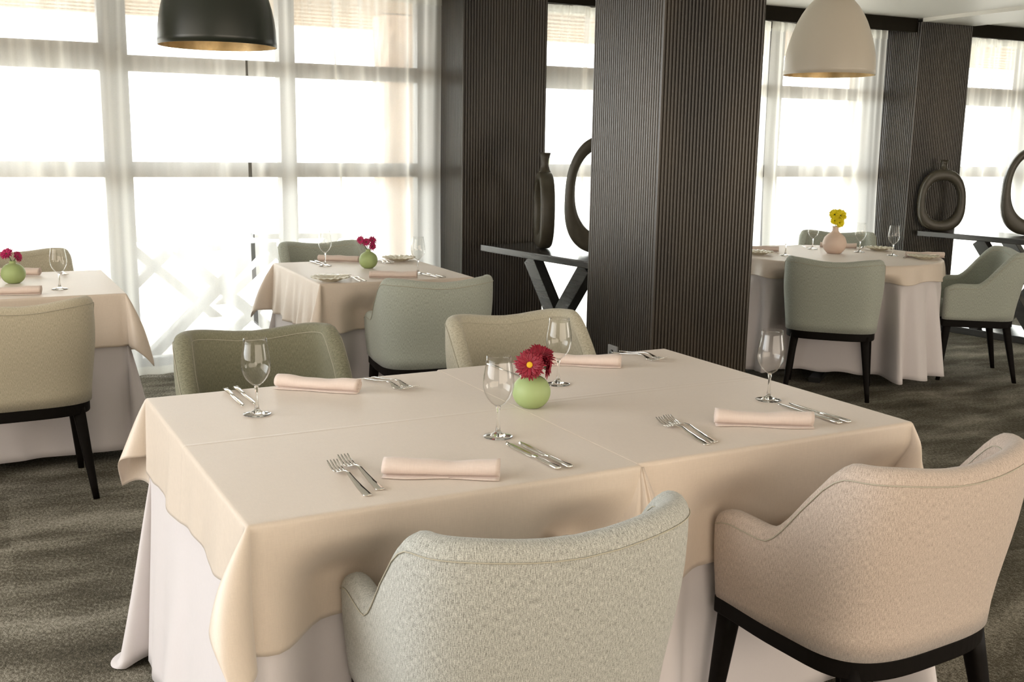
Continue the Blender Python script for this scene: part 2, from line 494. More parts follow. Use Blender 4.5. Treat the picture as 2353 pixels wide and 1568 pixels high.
# fluted pillars: real ribs on every face
def ribbed(name, x0, x1, y0, y1, z0, z1, label, pitch=0.0195, depth=0.0085):
    def side(a, b, n_):
        L = (Vector(b) - Vector(a)).length
        k = max(2, int(round(L / pitch))); out = []
        d = (Vector(b) - Vector(a)) / L; nn = Vector(n_)
        prof = ((0.0, 0.0), (0.06, 0.35), (0.16, 0.80), (0.30, 1.0), (0.48, 1.0), (0.62, 0.80), (0.72, 0.35), (0.78, 0.0))
        for i in range(k):
            for t, h in prof:
                out.append(Vector(a) + d * (L * (i + t) / k) + nn * (depth * (h - 1)))
        return out
    pts = side((x0, y0), (x1, y0), (0, -1)) + side((x1, y0), (x1, y1), (1, 0)) + side((x1, y1), (x0, y1), (0, 1)) + side((x0, y1), (x0, y0), (-1, 0))
    m = MB()
    zs = [z0, z1]
    m.rings([[(p.x, p.y, z) for p in pts] for z in zs])
    o = m.build(name, M_pillar, None, False)
    return tag(o, label, 'pillar', kind='structure')
ribbed('pillar', 2.80, 3.41, 6.43, 6.94, 0, ZC, 'dark fluted pillar against the window wall, behind the ring vases')
ribbed('pillar', 2.81, 3.39, 4.18, 4.80, 0, ZC, 'broad free standing fluted pillar in the middle, with a wall socket')
ribbed('pillar', 6.77, 7.35, 6.43, 6.94, 0, ZC - .028, 'fluted pillar at the far right, with a round ring vase before it')

# pelmets hiding the curtain rails
for i, (x0, x1, lb) in enumerate(((-2.7, 2.80, 'dark pelmet board over the left sheer curtains'), (3.41, 6.77, 'dark pelmet board over the middle sheer curtains'), (7.35, 11.1, 'dark pelmet board at the far right window'))):
    struct('trim_%d' % (i + 2), MB().box(x0, x1, 6.47, 6.50, 2.365, ZC).box(x0, x1, 6.50, 6.93, ZC - .02, ZC), M_pelmet, lb, 'pelmet')

# ------------------------------------------------------------------ sheer curtains
def curtain(x0, x1, y, z0, z1, seed, label, group='sheer curtains at the windows'):
    rnd = random.Random(seed)
    nx = int((x1 - x0) / 0.012)
    nz = 22
    ph = [rnd.uniform(0, 6.28) for _ in range(8)]
    fr = [rnd.uniform(20, 26), rnd.uniform(34, 44), rnd.uniform(9, 13), rnd.uniform(62, 74), rnd.uniform(3, 5)]
    vs, fs = [], []
    for j in range(nz + 1):
        t = j / nz
        z = z0 + (z1 - z0) * t
        for i in range(nx + 1):
            x = x0 + (x1 - x0) * i / nx
            xx = x + 0.035 * math.sin(2.1 * t + ph[4]) * math.sin(x * fr[4] + ph[5])
            a = 0.030 + 0.014 * math.sin(x * fr[4] + ph[5])
            s = math.sin(xx * fr[0] + 1.2 * math.sin(xx * fr[2] + ph[2]) + ph[0])
            s = math.copysign(abs(s) ** 0.8, s)
            yy = a * (1 - 0.45 * t) * s + 0.010 * math.sin(xx * fr[1] + ph[1]) + 0.007 * (t ** 3) * math.sin(xx * fr[3] * 1.6 + ph[3])
            dx = 0.012 * math.sin(xx * fr[0] * 1.0 + ph[6]) * (1 - t * .5)
            zz = z + (0.008 * math.sin(x * 9 + ph[7]) if j == 0 else 0)
            vs.append((x + dx, y + yy - 0.06 * (1 - t) ** 3, zz))
    for j in range(nz):
        for i in range(nx):
            a_ = j * (nx + 1) + i
            fs.append((a_, a_ + 1, a_ + nx + 2, a_ + nx + 1))
    root = thing('sheer_curtain', label, 'curtain', ((x0 + x1) / 2, y, 0), 0, group)
    mx = (x0 + x1) / 2
    o = mesh('drape', [(v[0] - mx, v[1] - y, v[2]) for v in vs], fs, M_voile, root)
    # gathered heading tape and weighted hem as doubled cloth
    hd = [k for k in range(len(vs)) if vs[k][2] > z1 - 0.001]
    top = [vs[k] for k in hd]
    m = MB()
    m.rings([[(p[0] - mx, p[1] - y - .004, z1 - .07) for p in top], [(p[0] - mx, p[1] - y - .004, z1) for p in top]], closed=False)
    m.build('heading_tape', M_voile, root)
    bot = vs[:nx + 1]
    m = MB()
    m.rings([[(p[0] - mx, p[1] - y - .003, p[2]) for p in bot], [(p[0] - mx, p[1] - y - .003, p[2] + .05) for p in bot]], closed=False)
    m.build('hem', M_voile, root)
    return root
curtain(-2.55, 1.487, 6.74, .012, 2.40, 3, 'white sheer curtain filling the left edge of the photo')
curtain(1.50, 2.785, 6.77, .012, 2.40, 5, 'white sheer curtain ending beside the first fluted pillar')
curtain(3.43, 5.56, 6.76, .012, 2.40, 8, 'white sheer curtain behind the black ring vases and big pillar')
curtain(5.54, 6.75, 6.76, .012, 2.40, 11, 'white sheer curtain behind the pale pendant and round table')
curtain(7.37, 10.9, 6.76, .012, 2.40, 14, 'white sheer curtain at the far right edge')

# ------------------------------------------------------------------ outside
struct('terrace', MB().box(-20, 30, 7.1, 45, -0.15, -0.02), M_terrace, 'pale sunlit terrace floor outside the windows', 'terrace')
pg = thing('pergola', 'brown slatted pergola roof outside above the windows', 'pergola', (3, 8.2, 2.4))
for k in range(9):
    MB().box(-9, 9, -1.0 + k * .24, -1.0 + k * .24 + .12, .0, .10).build('slat', M_slat, pg, False)
for x in (-6, -2.4, 1.2, 4.8, 8.4):
    MB().box(x, x + .12, -1.05, 1.15, .10, .24).build('beam', M_slat, pg, False)
def rough_column(x, y, w, h, label):
    rnd = random.Random(4); m = MB(); rings = []
    for j in range(26):
        z = h * j / 25; r = []
        for k in range(28):
            a = 2 * PI * k / 28
            c, s_ = math.cos(a), math.sin(a)
            q = (abs(c) ** 6 + abs(s_) ** 6) ** (-1 / 6)
            rr = w * q * (1 + rnd.uniform(-.05, .05))
            r.append((x + rr * c, y + rr * s_, z - .02))
        rings.append(r)
    m.rings(rings)
    return tag(m.build('stone_column', M_stone, None, False), label, 'column')
rough_column(2.95, 8.05, .16, 2.4, 'rough stone column outside, behind the sheer left of the pillar')
def xbench(x, y, rz, label):
    t = thing('picnic_table', label, 'table', (x, y, -.02), rz, 'trestle tables out on the terrace')
    MB().box(-.9, .9, -.35, .35, .72, .76).build('table_top', M_outfurn, t, False)
    for s in (-.7, .7):
        for d in (-1, 1):
            m = MB(); m.add([(s - .04, d * .5 - .05, 0), (s + .04, d * .5 - .05, 0), (s + .04, d * .5 + .05, 0), (s - .04, d * .5 + .05, 0),
                             (s - .04, -d * .3 - .05, .72), (s + .04, -d * .3 - .05, .72), (s + .04, -d * .3 + .05, .72), (s - .04, -d * .3 + .05, .72)],
                            [(3, 2, 1, 0), (4, 5, 6, 7), (0, 1, 5, 4), (1, 2, 6, 5), (2, 3, 7, 6), (3, 0, 4, 7)])
            m.build('leg', M_outfurn, t, False)
    return t
xbench(1.30, 8.2, 1.75, 'outdoor trestle table with crossed legs, seen through the left sheer')
xbench(2.25, 8.9, 1.45, 'outdoor trestle table behind the sheer, nearer the stone column')
rnd = random.Random(9)
hm = MB()
for k in range(26):
    cx, cy, cz, r = rnd.uniform(6.2, 7.6), rnd.uniform(15.2, 16.2), rnd.uniform(.3, 1.4), rnd.uniform(.35, .6)
    rings = []
    for i in range(7):
        th = PI * i / 6
        rings.append([(cx + r * (math.sin(th) + .02) * math.cos(2 * PI * q / 10) * rnd.uniform(.8, 1.15), cy + r * (math.sin(th) + .02) * math.sin(2 * PI * q / 10) * rnd.uniform(.8, 1.15), cz - r * math.cos(th)) for q in range(10)])
    hm.rings(rings)
tag(hm.build('shrub', M_hedge, None, False), 'green shrub outside, glimpsed past the big pillar', 'shrub')

# ------------------------------------------------------------------ chairs
HF, HB, HALF = 0.622, 0.826, 0.279
def plan_curve():
    pts = []
    yf = .185
    for k in range(13):
        pts.append((-HALF + .012 * sst(.0, .2, yf - (yf + .07) * k / 12), yf - (yf + .07) * k / 12))
    y0, b, n = -.07, .19, 3.3
    for k in range(1, 38):
        a = PI + PI * k / 38
        c, s = math.cos(a), math.sin(a)
        pts.append((HALF * math.copysign(abs(c) ** (2 / n), c), y0 + b * math.copysign(abs(s) ** (2 / n), s)))
    for k in range(13):
        yy = -.07 + (yf + .07) * k / 12
        pts.append((HALF - .012 * sst(.0, .2, yy), yy))
    return pts
def chair_shell(parent, mat):
    P = [Vector(p) for p in plan_curve()]
    # extra front columns to round the arm ends
    ext0 = [Vector((P[0].x + .004 * k, .185 + e)) for k, e in ((3, .024), (2, .021), (1, .014))]
    ext1 = [Vector((P[-1].x - .004 * k, .185 + e)) for k, e in ((1, .014), (2, .021), (3, .024))]
    scl = [.18, .50, .82] + [1] * len(P) + [.82, .50, .18]
    P = ext0 + P + ext1
    N = len(P)
    nor = []
    for i in range(N):
        a, b = P[max(0, i - 1)], P[min(N - 1, i + 1)]
        t = (b - a).normalized()
        nor.append(Vector((t.y, -t.x)))   # path runs left-front -> rear -> right-front: outward is on its right
    c0 = Vector((0, 0))
    for i in range(N):
        if nor[i].dot(P[i] - Vector((0, 0.05))) < 0: nor[i] = -nor[i]
    for i in (0, 1, 2): nor[i] = Vector((-1, 0))
    for i in (N - 1, N - 2, N - 3): nor[i] = Vector((1, 0))
    def lean(y_, z_):
        return .045 * sst(.40, .85, z_) * sst(.10, -.20, y_)
    arc = [0]
    for i in range(1, N): arc.append(arc[-1] + (P[i] - P[i - 1]).length)
    def height(p):
        h = HF + (HB - HF) * sst(.03, -.165, p.y)
        if p.y < -.16: h -= .020 * (1 - sst(0, .24, abs(p.x)))
        if p.y > .125:
            u = min(1, (p.y - .125) / .086); h -= .05 * (1 - math.sqrt(max(0, 1 - u * u)))
        return h
    cols, uvs = [], []
    zb = .392
    for i in range(N):
        p, h, s = P[i], height(P[i]), scl[i]
        T = .052 if p.y > -.1 else .056
        sec = []
        r = .026
        for k in range(9): sec.append((0.0, zb + (h - r - zb) * k / 8))
        for k in range(1, 8):
            a = PI * k / 8
            sec.append((.5 - .5 * math.cos(a), h - r + r * math.sin(a)))
        for k in range(8):
            q = k / 7
            sec.append((1.0 + .45 * sst(.1, .9, q) * (1 if s == 1 else 0), (h - r) + (.43 - (h - r)) * q))
        col, uvc = [], []; v = 0; last = None
        for o_, z in sec:
            w = .93 + .07 * sst(.39, .72, z)
            off = T * ((o_ - .5) * s + .5)
            x = p.x * w - nor[i].x * off
            y = (p.y if p.y > 0 else p.y * (.965 + .035 * sst(.39, .7, z))) - nor[i].y * off
            # soft outward belly of the panel
            y -= lean(p.y, z)
            bel = .006 * math.sin(PI * max(0, min(1, (z - zb) / (h - zb)))) * (1 if o_ == 0 else 0)
            x += nor[i].x * bel; y += nor[i].y * bel
            q = Vector((x, y, z))
            if last is not None: v += (q - last).length
            last = q
            col.append(q); uvc.append((arc[i], v + (.0 if o_ == 0 else 0)))
        cols.append(col); uvs += uvc
    m = MB().rings(cols, cap0=True, cap1=True)
    o = m.build('shell', mat, parent, True, uvs)
    # piping seams: outside and inside, a little under the top edge
    def seam(idx_z, inside):
        pts = []
        for i in range(3, N - 3):
            h = height(P[i]); z = h - .029
            w = .93 + .07 * sst(.39, .72, z)
            T = .052 if P[i].y > -.1 else .056
            off = (T + .0008) if inside else -.0018
            x = P[i].x * w - nor[i].x * off
            y = (P[i].y if P[i].y > 0 else P[i].y * (.965 + .035 * sst(.39, .7, z))) - nor[i].y * off
            y -= lean(P[i].y, z)
            bel = 0 if inside else .006 * math.sin(PI * (z - .392) / (h - .392))
            pts.append((x + nor[i].x * bel, y + nor[i].y * bel, z))
        MB().tube(pts, .0013, 5).build('piping', M_seam, o)
    seam(0, False); seam(0, True)
    return o
def rounded_plan(hx, y0, y1, n=3.2, cnt=44):
    out = []
    for k in range(cnt):
        a = 2 * PI * k / cnt
        c, s = math.cos(a), math.sin(a)
        out.append((hx * math.copysign(abs(c) ** (2 / n), c), (y0 + y1) / 2 + (y1 - y0) / 2 * math.copysign(abs(s) ** (2 / n), s)))
    return out
def make_chair(label):
    t = thing('dining_armchair', label, 'chair', (0, 0, 0), 0, 'upholstered dining armchairs')
    chair_shell(t, M_f_side_lit)
    # seat cushion
    rings, uv = [], []
    for z, g in ((.396, -.012), (.400, 0), (.445, .004), (.462, -.002), (.474, -.016), (.479, -.04), (.482, -.09), (.483, -.15)):
        pl = rounded_plan(.205 + g, -.19 - g, .228 + g, 4.5)
        rings.append([(x, y, z) for x, y in pl]); uv += [(x, y + z) for x, y in pl]
    MB().rings(rings).build('seat', M_f_side_lit, t, True, uv)
    # black rail following the shell
    P = plan_curve()
    body = [(x * .90, y * .95) for x, y in P if y < .19]
    body = [(-.238, .205)] + body + [(.238, .205)]
    inn = []
    rr = [[(x, y, z) for x, y in body] for z in (.346, .391)]
    o = MB().rings(rr).build('seat_rail', M_black_wood, t, False)
    bevel(o, .004)
    for sx, sy, tx, ty in ((-1, 1, .212, .172), (1, 1, .212, .172), (-1, -1, .195, -.185), (1, -1, .195, -.185)):
        fx, fy = (.238, .205) if sy > 0 else (.236, -.258)
        rings = []
        for k in range(7):
            q = k / 6; z = .372 * (1 - q)
            hw = .025 * (1 - q) + .0125 * q
            cx, cy = (tx * (1 - q) + fx * q) * sx, ty * (1 - q) + fy * q
            pl = []
            for j in range(12):
                a = 2 * PI * j / 12 + PI / 12
                c, s_ = math.cos(a), math.sin(a)
                pl.append((cx + hw * math.copysign(abs(c) ** .55, c), cy + hw * math.copysign(abs(s_) ** .55, s_), z))
            rings.append(pl)
        MB().rings(rings).build('leg', M_black_wood, t, True)
    return t

R = math.radians
ROOT_CH = make_chair('woven armchair in front, painted light grey for window light, back turned, at the near side')
CH = []      # (x, y, rz) footprints used to dent the cloths
def place(x, y, rz, label, mat, first=False):
    CH.append((x, y, rz))
    if first:
        ROOT_CH.location = (x, y, 0); ROOT_CH.rotation_euler = (0, 0, rz)
        return ROOT_CH
    mats = {'shell': mat, 'seat': mat}
    return dup(ROOT_CH, (x, y, 0), rz, label, 'upholstered dining armchairs', mats)
def face(f):      # rz so that local +y points along f
    return math.atan2(-f[0], f[1])
place(.845, 1.735, R(1), None, None, True)
place(1.765, 1.75, R(5), 'woven armchair at the lower right, painted rose beige for warm light, back turned', M_f_warm_lit)
place(.790, 3.31, R(181), 'olive grey armchair behind the back left place setting', M_f_olive)
place(1.735, 3.295, R(180), 'sandy grey armchair behind the back right setting, left of the pillar', M_f_sand)
place(1.905, 4.81, R(-4), 'sage grey armchair with its back to us at the middle rear table', M_f_sage)
place(.075, 4.69, R(3), 'beige armchair with its back to us at the left table', M_f_beige)
place(.14, 6.26, R(183), 'grey beige armchair against the sheers behind the left table', M_f_sand)
place(1.865, 6.27, R(180), 'sage grey armchair against the sheers at the middle rear table', M_f_sage)
place(5.66, 6.02, face((-.70, -.72)), 'grey armchair on the window side of the round table', M_f_sage)
place(4.515, 4.80, face((.70, .71)), 'olive sage armchair with its back to us at the round table', M_f_sage)
place(5.69, 4.82, face((-.82, .57)), 'sage armchair seen from its side, right of the round table', M_f_sage)

# ------------------------------------------------------------------ table cloth draping
def dent(p, gap):
    x, y, z = p
    for cx, cy, rz in CH:
        dx, dy = x - cx, y - cy
        if abs(dx) > 1 or abs(dy) > 1: continue
        c, s = math.cos(-rz), math.sin(-rz)
        lx, ly = dx * c - dy * s, dx * s + dy * c
        F = .192 + gap
        if ly < F and ly > -.55:
            al = abs(lx)
            wa = sst(.10, .23, al) * (1 - sst(.28, .42, al)) * (1 - sst(.60, .72, z))
            ws = (1 - sst(.25, .33, al)) * (1 - sst(.48, .58, z))
            w = max(wa, ws)
            if w > 0:
                a = (F - ly) * w
                fx, fy = -math.sin(rz), math.cos(rz)
                x += fx * a; y += fy * a
    return (x, y, z)

def drape_rect(name, cx, cy, rz, hx, hy, zt, drop, mat, parent=None, fin=.5, finw=.16, seed=1, wave=.012, wf=11.0, flare=.04, floor=None, gap=.015, delay=0.0, fins=(1, 1, 1, 1), re=.007, rows=26, hemjit=.0, square=True, sideadj=None):
    """cloth laid over a rectangle; drop = (-y, +x, +y, -x) material drops, fins = weights of the corner folds (start corner of each side)"""
    rnd = random.Random(seed)
    ph = [rnd.uniform(0, 6.28) for _ in range(16)]
    corners = [(-hx, -hy), (hx, -hy), (hx, hy), (-hx, hy)]
    nrm = [(0, -1), (1, 0), (0, 1), (-1, 0)]
    cols = []
    for s in range(4):
        # corner s sits between side s-1 and side s
        nA, nB = nrm[s - 1], nrm[s]
        dA, dB = drop[s - 1], drop[s]
        cxn, cyn = corners[s]
        base = (cxn - re * (nA[0] + nB[0]), cyn - re * (nA[1] + nB[1]))
        nphi = 33
        fk = fins[s]
        for k in range(nphi):
            f = (PI / 2) * k / (nphi - 1)
            n_ = (nA[0] * math.cos(f) + nB[0] * math.sin(f), nA[1] * math.cos(f) + nB[1] * math.sin(f))
            if square:
                L = min(dA / max(1e-6, math.cos(f)), dB / max(1e-6, math.sin(f)))
            else:
                L = dA * (1 - f / (PI / 2)) + dB * f / (PI / 2) + .10 * math.sin(2 * f) ** 2
            cols.append(('c', base, n_, L, f, nA, nB, fk, 0))
        e = corners[(s + 1) % 4]
        a = (cxn - re * (nA[0] + nB[0]), cyn - re * (nA[1] + nB[1]))
        nC = nrm[(s + 1) % 4]
        b = (e[0] - re * (nB[0] + nC[0]), e[1] - re * (nB[1] + nC[1]))
        Ls = math.hypot(b[0] - a[0], b[1] - a[1])
        ns = max(8, int(Ls / .022))
        for k in range(1, ns):
            t = k / ns
            L = dB + (sideadj(s, t) if sideadj else 0)
            cols.append(('s', (a[0] + (b[0] - a[0]) * t, a[1] + (b[1] - a[1]) * t), nB, L, t, None, None, Ls, s))
    rings = []
    top = [(c[1][0], c[1][1], zt) for c in cols]
    # rows: fine near the edge
    ts = [0, .012, .028, .045, .07] + [.07 + .93 * k / (rows - 5) for k in range(1, rows - 4)]
    cr_, sr_ = math.cos(rz), math.sin(rz)
    for t in ts:
        ring = []
        for c in cols:
            kind, base, n_, L, f, nA, nB, ex, sd = c
            rho = L * t
            if rho < re * PI / 2:
                out = re * math.sin(rho / re); dz = re * (1 - math.cos(rho / re))
            else:
                out = re; dz = rho - re * (PI / 2 - 1)
            hang = max(0, rho - re)
            if kind == 'c':
                D = ((nA[0] + nB[0]) / 2 ** .5, (nA[1] + nB[1]) / 2 ** .5)
                Pp = ((nB[0] - nA[0]) / 2 ** .5, (nB[1] - nA[1]) / 2 ** .5)
                g = math.sin(2 * f) ** 1.15
                hang0 = hang; hang = max(0, hang - delay)
                k0 = fin * ex * (1 - .22 * t)
                oD = k0 * hang * g + flare * hang * .6 * (1 - g)
                oP = -finw * hang * math.sin(4 * f) * ex
                oP += .05 * hang * math.sin(ph[1] + 3 * t) * g * ex
                off = math.hypot(oD, oP)
                x = base[0] + n_[0] * out + D[0] * oD + Pp[0] * oP
                y = base[1] + n_[1] * out + D[1] * oD + Pp[1] * oP
                z = zt - (dz - (hang - math.sqrt(max(1e-9, hang * hang - min(off * off, .9 * hang * hang)))))
                hang = hang0
            else:
                win = sst(0, .16, f * ex) * sst(0, .16, (1 - f) * ex)
                s_ = f * ex
                hang = max(0, hang - delay)
                amp = wave * (hang / max(L - delay, .01)) ** 1.1 * win
                wv = amp * (math.sin(s_ * wf + ph[sd]) + .55 * math.sin(s_ * wf * 2.3 + ph[sd + 4]) + .25 * math.sin(s_ * wf * 4.1 + ph[sd + 8]))
                o_ = flare * hang + wv + wave * .6 * (hang / max(L - delay, .01)) * win
                x = base[0] + n_[0] * (out + o_)
                y = base[1] + n_[1] * (out + o_)
                z = zt - dz
                if t > .85: z += hemjit * math.sin(s_ * 17 + ph[3]) * (t - .85) / .15
            if floor is not None and z < floor:
                over = floor - z
                x += n_[0] * over * .25; y += n_[1] * over * .25; z = floor + .002 * math.sin(f * 9)
            wx, wy = cx + x * cr_ - y * sr_, cy + x * sr_ + y * cr_
            wx, wy, wz = dent((wx, wy, z), gap)
            lx, ly = wx - cx, wy - cy
            ring.append((lx * cr_ + ly * sr_, -lx * sr_ + ly * cr_, wz))
        rings.append(ring)
    m = MB().rings([[(x * .2, y * .2, z) for x, y, z in rings[0]], [(x * .985, y * .985, z) for x, y, z in rings[0]]] + rings, cap0=True, cap1=False)
    o = mesh(name, m.v, m.f, mat, None, True, None, True)
    o.location = (cx, cy, 0); o.rotation_euler = (0, 0, rz)
    md = o.modifiers.new('thickness', 'SOLIDIFY'); md.thickness = .0012; md.offset = 0
    return o

def drape_round(name, cx, cy, Rr, zt, L, mat, waves, amp, flare, seed, gap, delay=0.0, re=.012, rows=26, hem=0.0):
    rnd = random.Random(seed)
    ph = [rnd.uniform(0, 6.28) for _ in range(8)]
    n = 300
    rings = []
    ts = [0, .02, .05, .08] + [.08 + .92 * k / (rows - 4) for k in range(1, rows - 3)]
    for t in ts:
        ring = []
        rho = L * t
        if rho < re * PI / 2: out, dz = re * math.sin(rho / re), re * (1 - math.cos(rho / re))
        else: out, dz = re, rho - re * (PI / 2 - 1)
        hang = max(0, rho - re)
        for k in range(n):
            a = 2 * PI * k / n
            w = math.sin(waves * a + 1.1 * math.sin(3 * a + ph[0]) + ph[1]) + .35 * math.sin(waves * 1.9 * a // 1 * 0 + (waves * 2 + 1) * a + ph[2])
            hg = max(0, hang - delay)
            A = amp * (hg / (L - delay)) ** .55
            r = Rr - re + out + flare * hg + A * w
            z = zt - dz + hem * hang / L * math.cos(waves * a + ph[1])
            p = dent((cx + r * math.cos(a), cy + r * math.sin(a), z), gap)
            ring.append((p[0] - cx, p[1] - cy, p[2]))
        rings.append(ring)
    m = MB().rings([[(x * .2, y * .2, z) for x, y, z in rings[0]], [(x * .985, y * .985, z) for x, y, z in rings[0]]] + rings, cap0=True, cap1=False)
    o = mesh(name, m.v, m.f, mat, None, True, None, True)
    o.location = (cx, cy, 0)
    md = o.modifiers.new('thickness', 'SOLIDIFY'); md.thickness = .0012; md.offset = 0
    return o

def table_base(cx, cy, rz, hx, hy, label):
    t = thing('dining_table', label, 'table', (cx, cy, 0), rz, None)
    bevel(MB().box(-hx + .012, hx - .012, -hy + .012, hy - .012, .722, .752).build('tabletop', M_table_wood, t, False), .004)
    for sx in (-1, 1):
        for sy in (-1, 1):
            x, y = sx * .12, sy * .16
            MB().box(x - .02, x + .02, y - .02, y + .02, 0, .722).build('leg', M_metal, t, False)
    return t
TR = R(1.83)
# main table = two tables pushed together; corners measured (.386,1.862) (2.096,1.924) (.353,2.909) (2.075,2.994)
c1 = (.796, 2.389); c2 = (1.648, 2.428)
hx1, hy1 = .428, .5325
hx2 = .424
table_base(c1[0], c1[1], TR, hx1, hy1, 'left of the two joined tables in front, hidden by its cloths')
table_base(c2[0], c2[1], TR, hx2, hy1, 'right of the two joined tables in front, hidden by its cloths')
# white underlays
o = drape_rect('table_underlay', c1[0], c1[1], TR, hx1, hy1, .757, (.735, .03, .735, .735), M_white, fin=.24, finw=.12, delay=.20, seed=3, wave=.020, wf=9.5, flare=.065, floor=.006, gap=.045, fins=(1, .02, .02, 1), square=False, re=.008)
tag(o, 'white floor length cloth under the beige one, left half of front table', 'tablecloth', 'white floor length underlays')
o = drape_rect('table_underlay', c2[0], c2[1], TR, hx2, hy1, .757, (.735, .735, .735, .03), M_white, fin=.30, finw=.12, delay=.20, seed=6, wave=.020, wf=9.0, flare=.05, floor=.006, gap=.045, fins=(.02, 1, 1, .02), square=False, re=.008)
tag(o, 'white floor length cloth under the beige one, right half of front table', 'tablecloth', 'white floor length underlays')
# beige overlays
def adjL(s, t):
    if s == 3: return .035 * (1 - t) - .005 * t + .006 * math.sin(t * 19)
    if s == 0: return .0 + .004 * math.sin(t * 14)
    return 0
M_over_a = linen('beige_linen_left', (0.63, 0.535, 0.445), 0.06, creases=((1, .03),), rough=.5, spec=.7)
M_over_b = linen('beige_linen_right', (0.63, 0.53, 0.44), 0.06, creases=((1, .03), (1, .055)), rough=.5, spec=.7)
o = drape_rect('tablecloth', c1[0], c1[1], TR, hx1 + .004, hy1 + .005, .762, (.255, .022, .25, .165), M_over_a, fin=.50, finw=.15, seed=11, wave=.006, wf=12, flare=.05, gap=.022, fins=(1.35, .02, .02, 1.1), sideadj=adjL)
tag(o, 'beige linen tablecloth on the left half of the front table', 'tablecloth', 'beige linen tablecloths')
o = drape_rect('tablecloth', c2[0], c2[1], TR, hx2 + .004, hy1 + .005, .7625, (.30, .26, .25, .022), M_over_b, fin=.45, finw=.15, seed=12, wave=.006, wf=12, flare=.05, gap=.022, fins=(.02, 1, 1, .02), sideadj=None)
tag(o, 'beige linen tablecloth on the right half of the front table', 'tablecloth', 'beige linen tablecloths')
# pleat where the two cloths meet: loose folded corner hanging over the near edge
def seam_pleat():
    ex, ey = -(hx2) , -(hy1 + .005)
    m = MB()
    prof = [(-.085, .0), (-.06, .004), (-.035, .012), (-.018, .020), (-.008, .006), (.002, .030), (.012, .034), (.022, .012), (.032, .026), (.046, .030), (.060, .014), (.085, .004), (.11, 0)]
    rings = []
    for k in range(12):
        q = k / 11
        z = .757 - .245 * q
        rings.append([(ex + x * (.10 + .90 * q), ey - .006 - .026 * q - d * (.10 + .90 * q) * 1.9, z) for x, d in prof])
    wr = []
    for r in rings:
        row = []
        for x, y, z in r:
            wx, wy = c2[0] + x * math.cos(TR) - y * math.sin(TR), c2[1] + x * math.sin(TR) + y * math.cos(TR)
            wx, wy, wz = dent((wx, wy, z), .028)
            lx, ly = wx - c2[0], wy - c2[1]
            row.append((lx * math.cos(TR) + ly * math.sin(TR), -lx * math.sin(TR) + ly * math.cos(TR), wz))
        wr.append(row)
    m.rings(wr, closed=False)
    p = m.build('pleat', M_over_b, o, True)
    md = p.modifiers.new('s', 'SOLIDIFY'); md.thickness = .0012
seam_pleat()

# middle rear table and left table
mt = (1.835, 5.455); hxm, hym = .405, .475
table_base(mt[0], mt[1], R(-.5), hxm, hym, 'square table at the middle rear, hidden by its cloths')
u = drape_rect('table_underlay', mt[0], mt[1], R(-.5), hxm, hym, .757, (.72,) * 4, M_white, fin=.28, finw=.12, delay=.20, seed=21, wave=.018, wf=11, flare=.06, floor=.006, gap=.045, square=False, re=.008)
tag(u, 'white floor length cloth of the middle rear table', 'tablecloth', 'white floor length underlays')
u = drape_rect('tablecloth', mt[0], mt[1], R(-.5), hxm + .004, hym + .005, .762, (.25, .27, .25, .27), M_over, fin=.48, finw=.16, seed=22, wave=.014, wf=21, flare=.07, gap=.022, fins=(.9, 1, 1, 1.2))
tag(u, 'beige linen tablecloth on the middle rear table', 'tablecloth', 'beige linen tablecloths')
lt = (.095, 5.425); hxl, hyl = .43, .465
table_base(lt[0], lt[1], R(1), hxl, hyl, 'square table at the left edge, hidden by its cloths')
u = drape_rect('table_underlay', lt[0], lt[1], R(1), hxl, hyl, .757, (.71,) * 4, M_white, fin=.24, finw=.12, delay=.20, seed=31, wave=.016, wf=9, flare=.05, floor=.006, gap=.045, square=False, re=.008)
tag(u, 'white floor length cloth of the table at the left edge', 'tablecloth', 'white floor length underlays')
u = drape_rect('tablecloth', lt[0], lt[1], R(1), hxl + .004, hyl + .005, .762, (.24, .26, .25, .25), M_over, fin=.50, finw=.15, seed=32, wave=.006, wf=12, flare=.05, gap=.022)
tag(u, 'beige linen tablecloth on the table at the left edge', 'tablecloth', 'beige linen tablecloths')
# round table
rt = (4.96, 5.28); RR = .655
t = thing('round_table', 'round table at the right, under layered cloths, on a dark foot', 'table', (rt[0], rt[1], 0))
MB().lathe([(.001, .722), (RR - .03, .722), (RR - .02, .73), (RR - .02, .745), (RR - .03, .752), (.001, .752)], 64).build('tabletop', M_table_wood, t)
MB().lathe([(.05, .03), (.05, .722)], 24, cap0=True, cap1=True).build('pedestal', M_metal, t)
fb = MB()
for a in (R(38), R(128)):
    c, s = math.cos(a), math.sin(a)
    P4 = [(-.48, -.035), (.48, -.035), (.48, .035), (-.48, .035)]
    fb.add([(x * c - y * s, x * s + y * c, z) for z in (0, .032) for x, y in P4], [(3, 2, 1, 0), (4, 5, 6, 7), (0, 1, 5, 4), (1, 2, 6, 5), (2, 3, 7, 6), (3, 0, 4, 7)])
fb.build('foot', M_metal, t, False)
u = drape_round('table_underlay', rt[0], rt[1], RR, .757, .70, M_white, 19, .042, .11, 5, .045, delay=.11, hem=.006)
tag(u, 'white pleated cloth hanging nearly to the floor on the round table', 'tablecloth', 'white floor length underlays')
u = drape_round('tablecloth', rt[0], rt[1], RR + .006, .762, .118, M_over, 11, .010, .13, 9, .03, hem=.008)
tag(u, 'short beige round tablecloth on the round table', 'tablecloth', 'beige linen tablecloths')

ZT = .7635
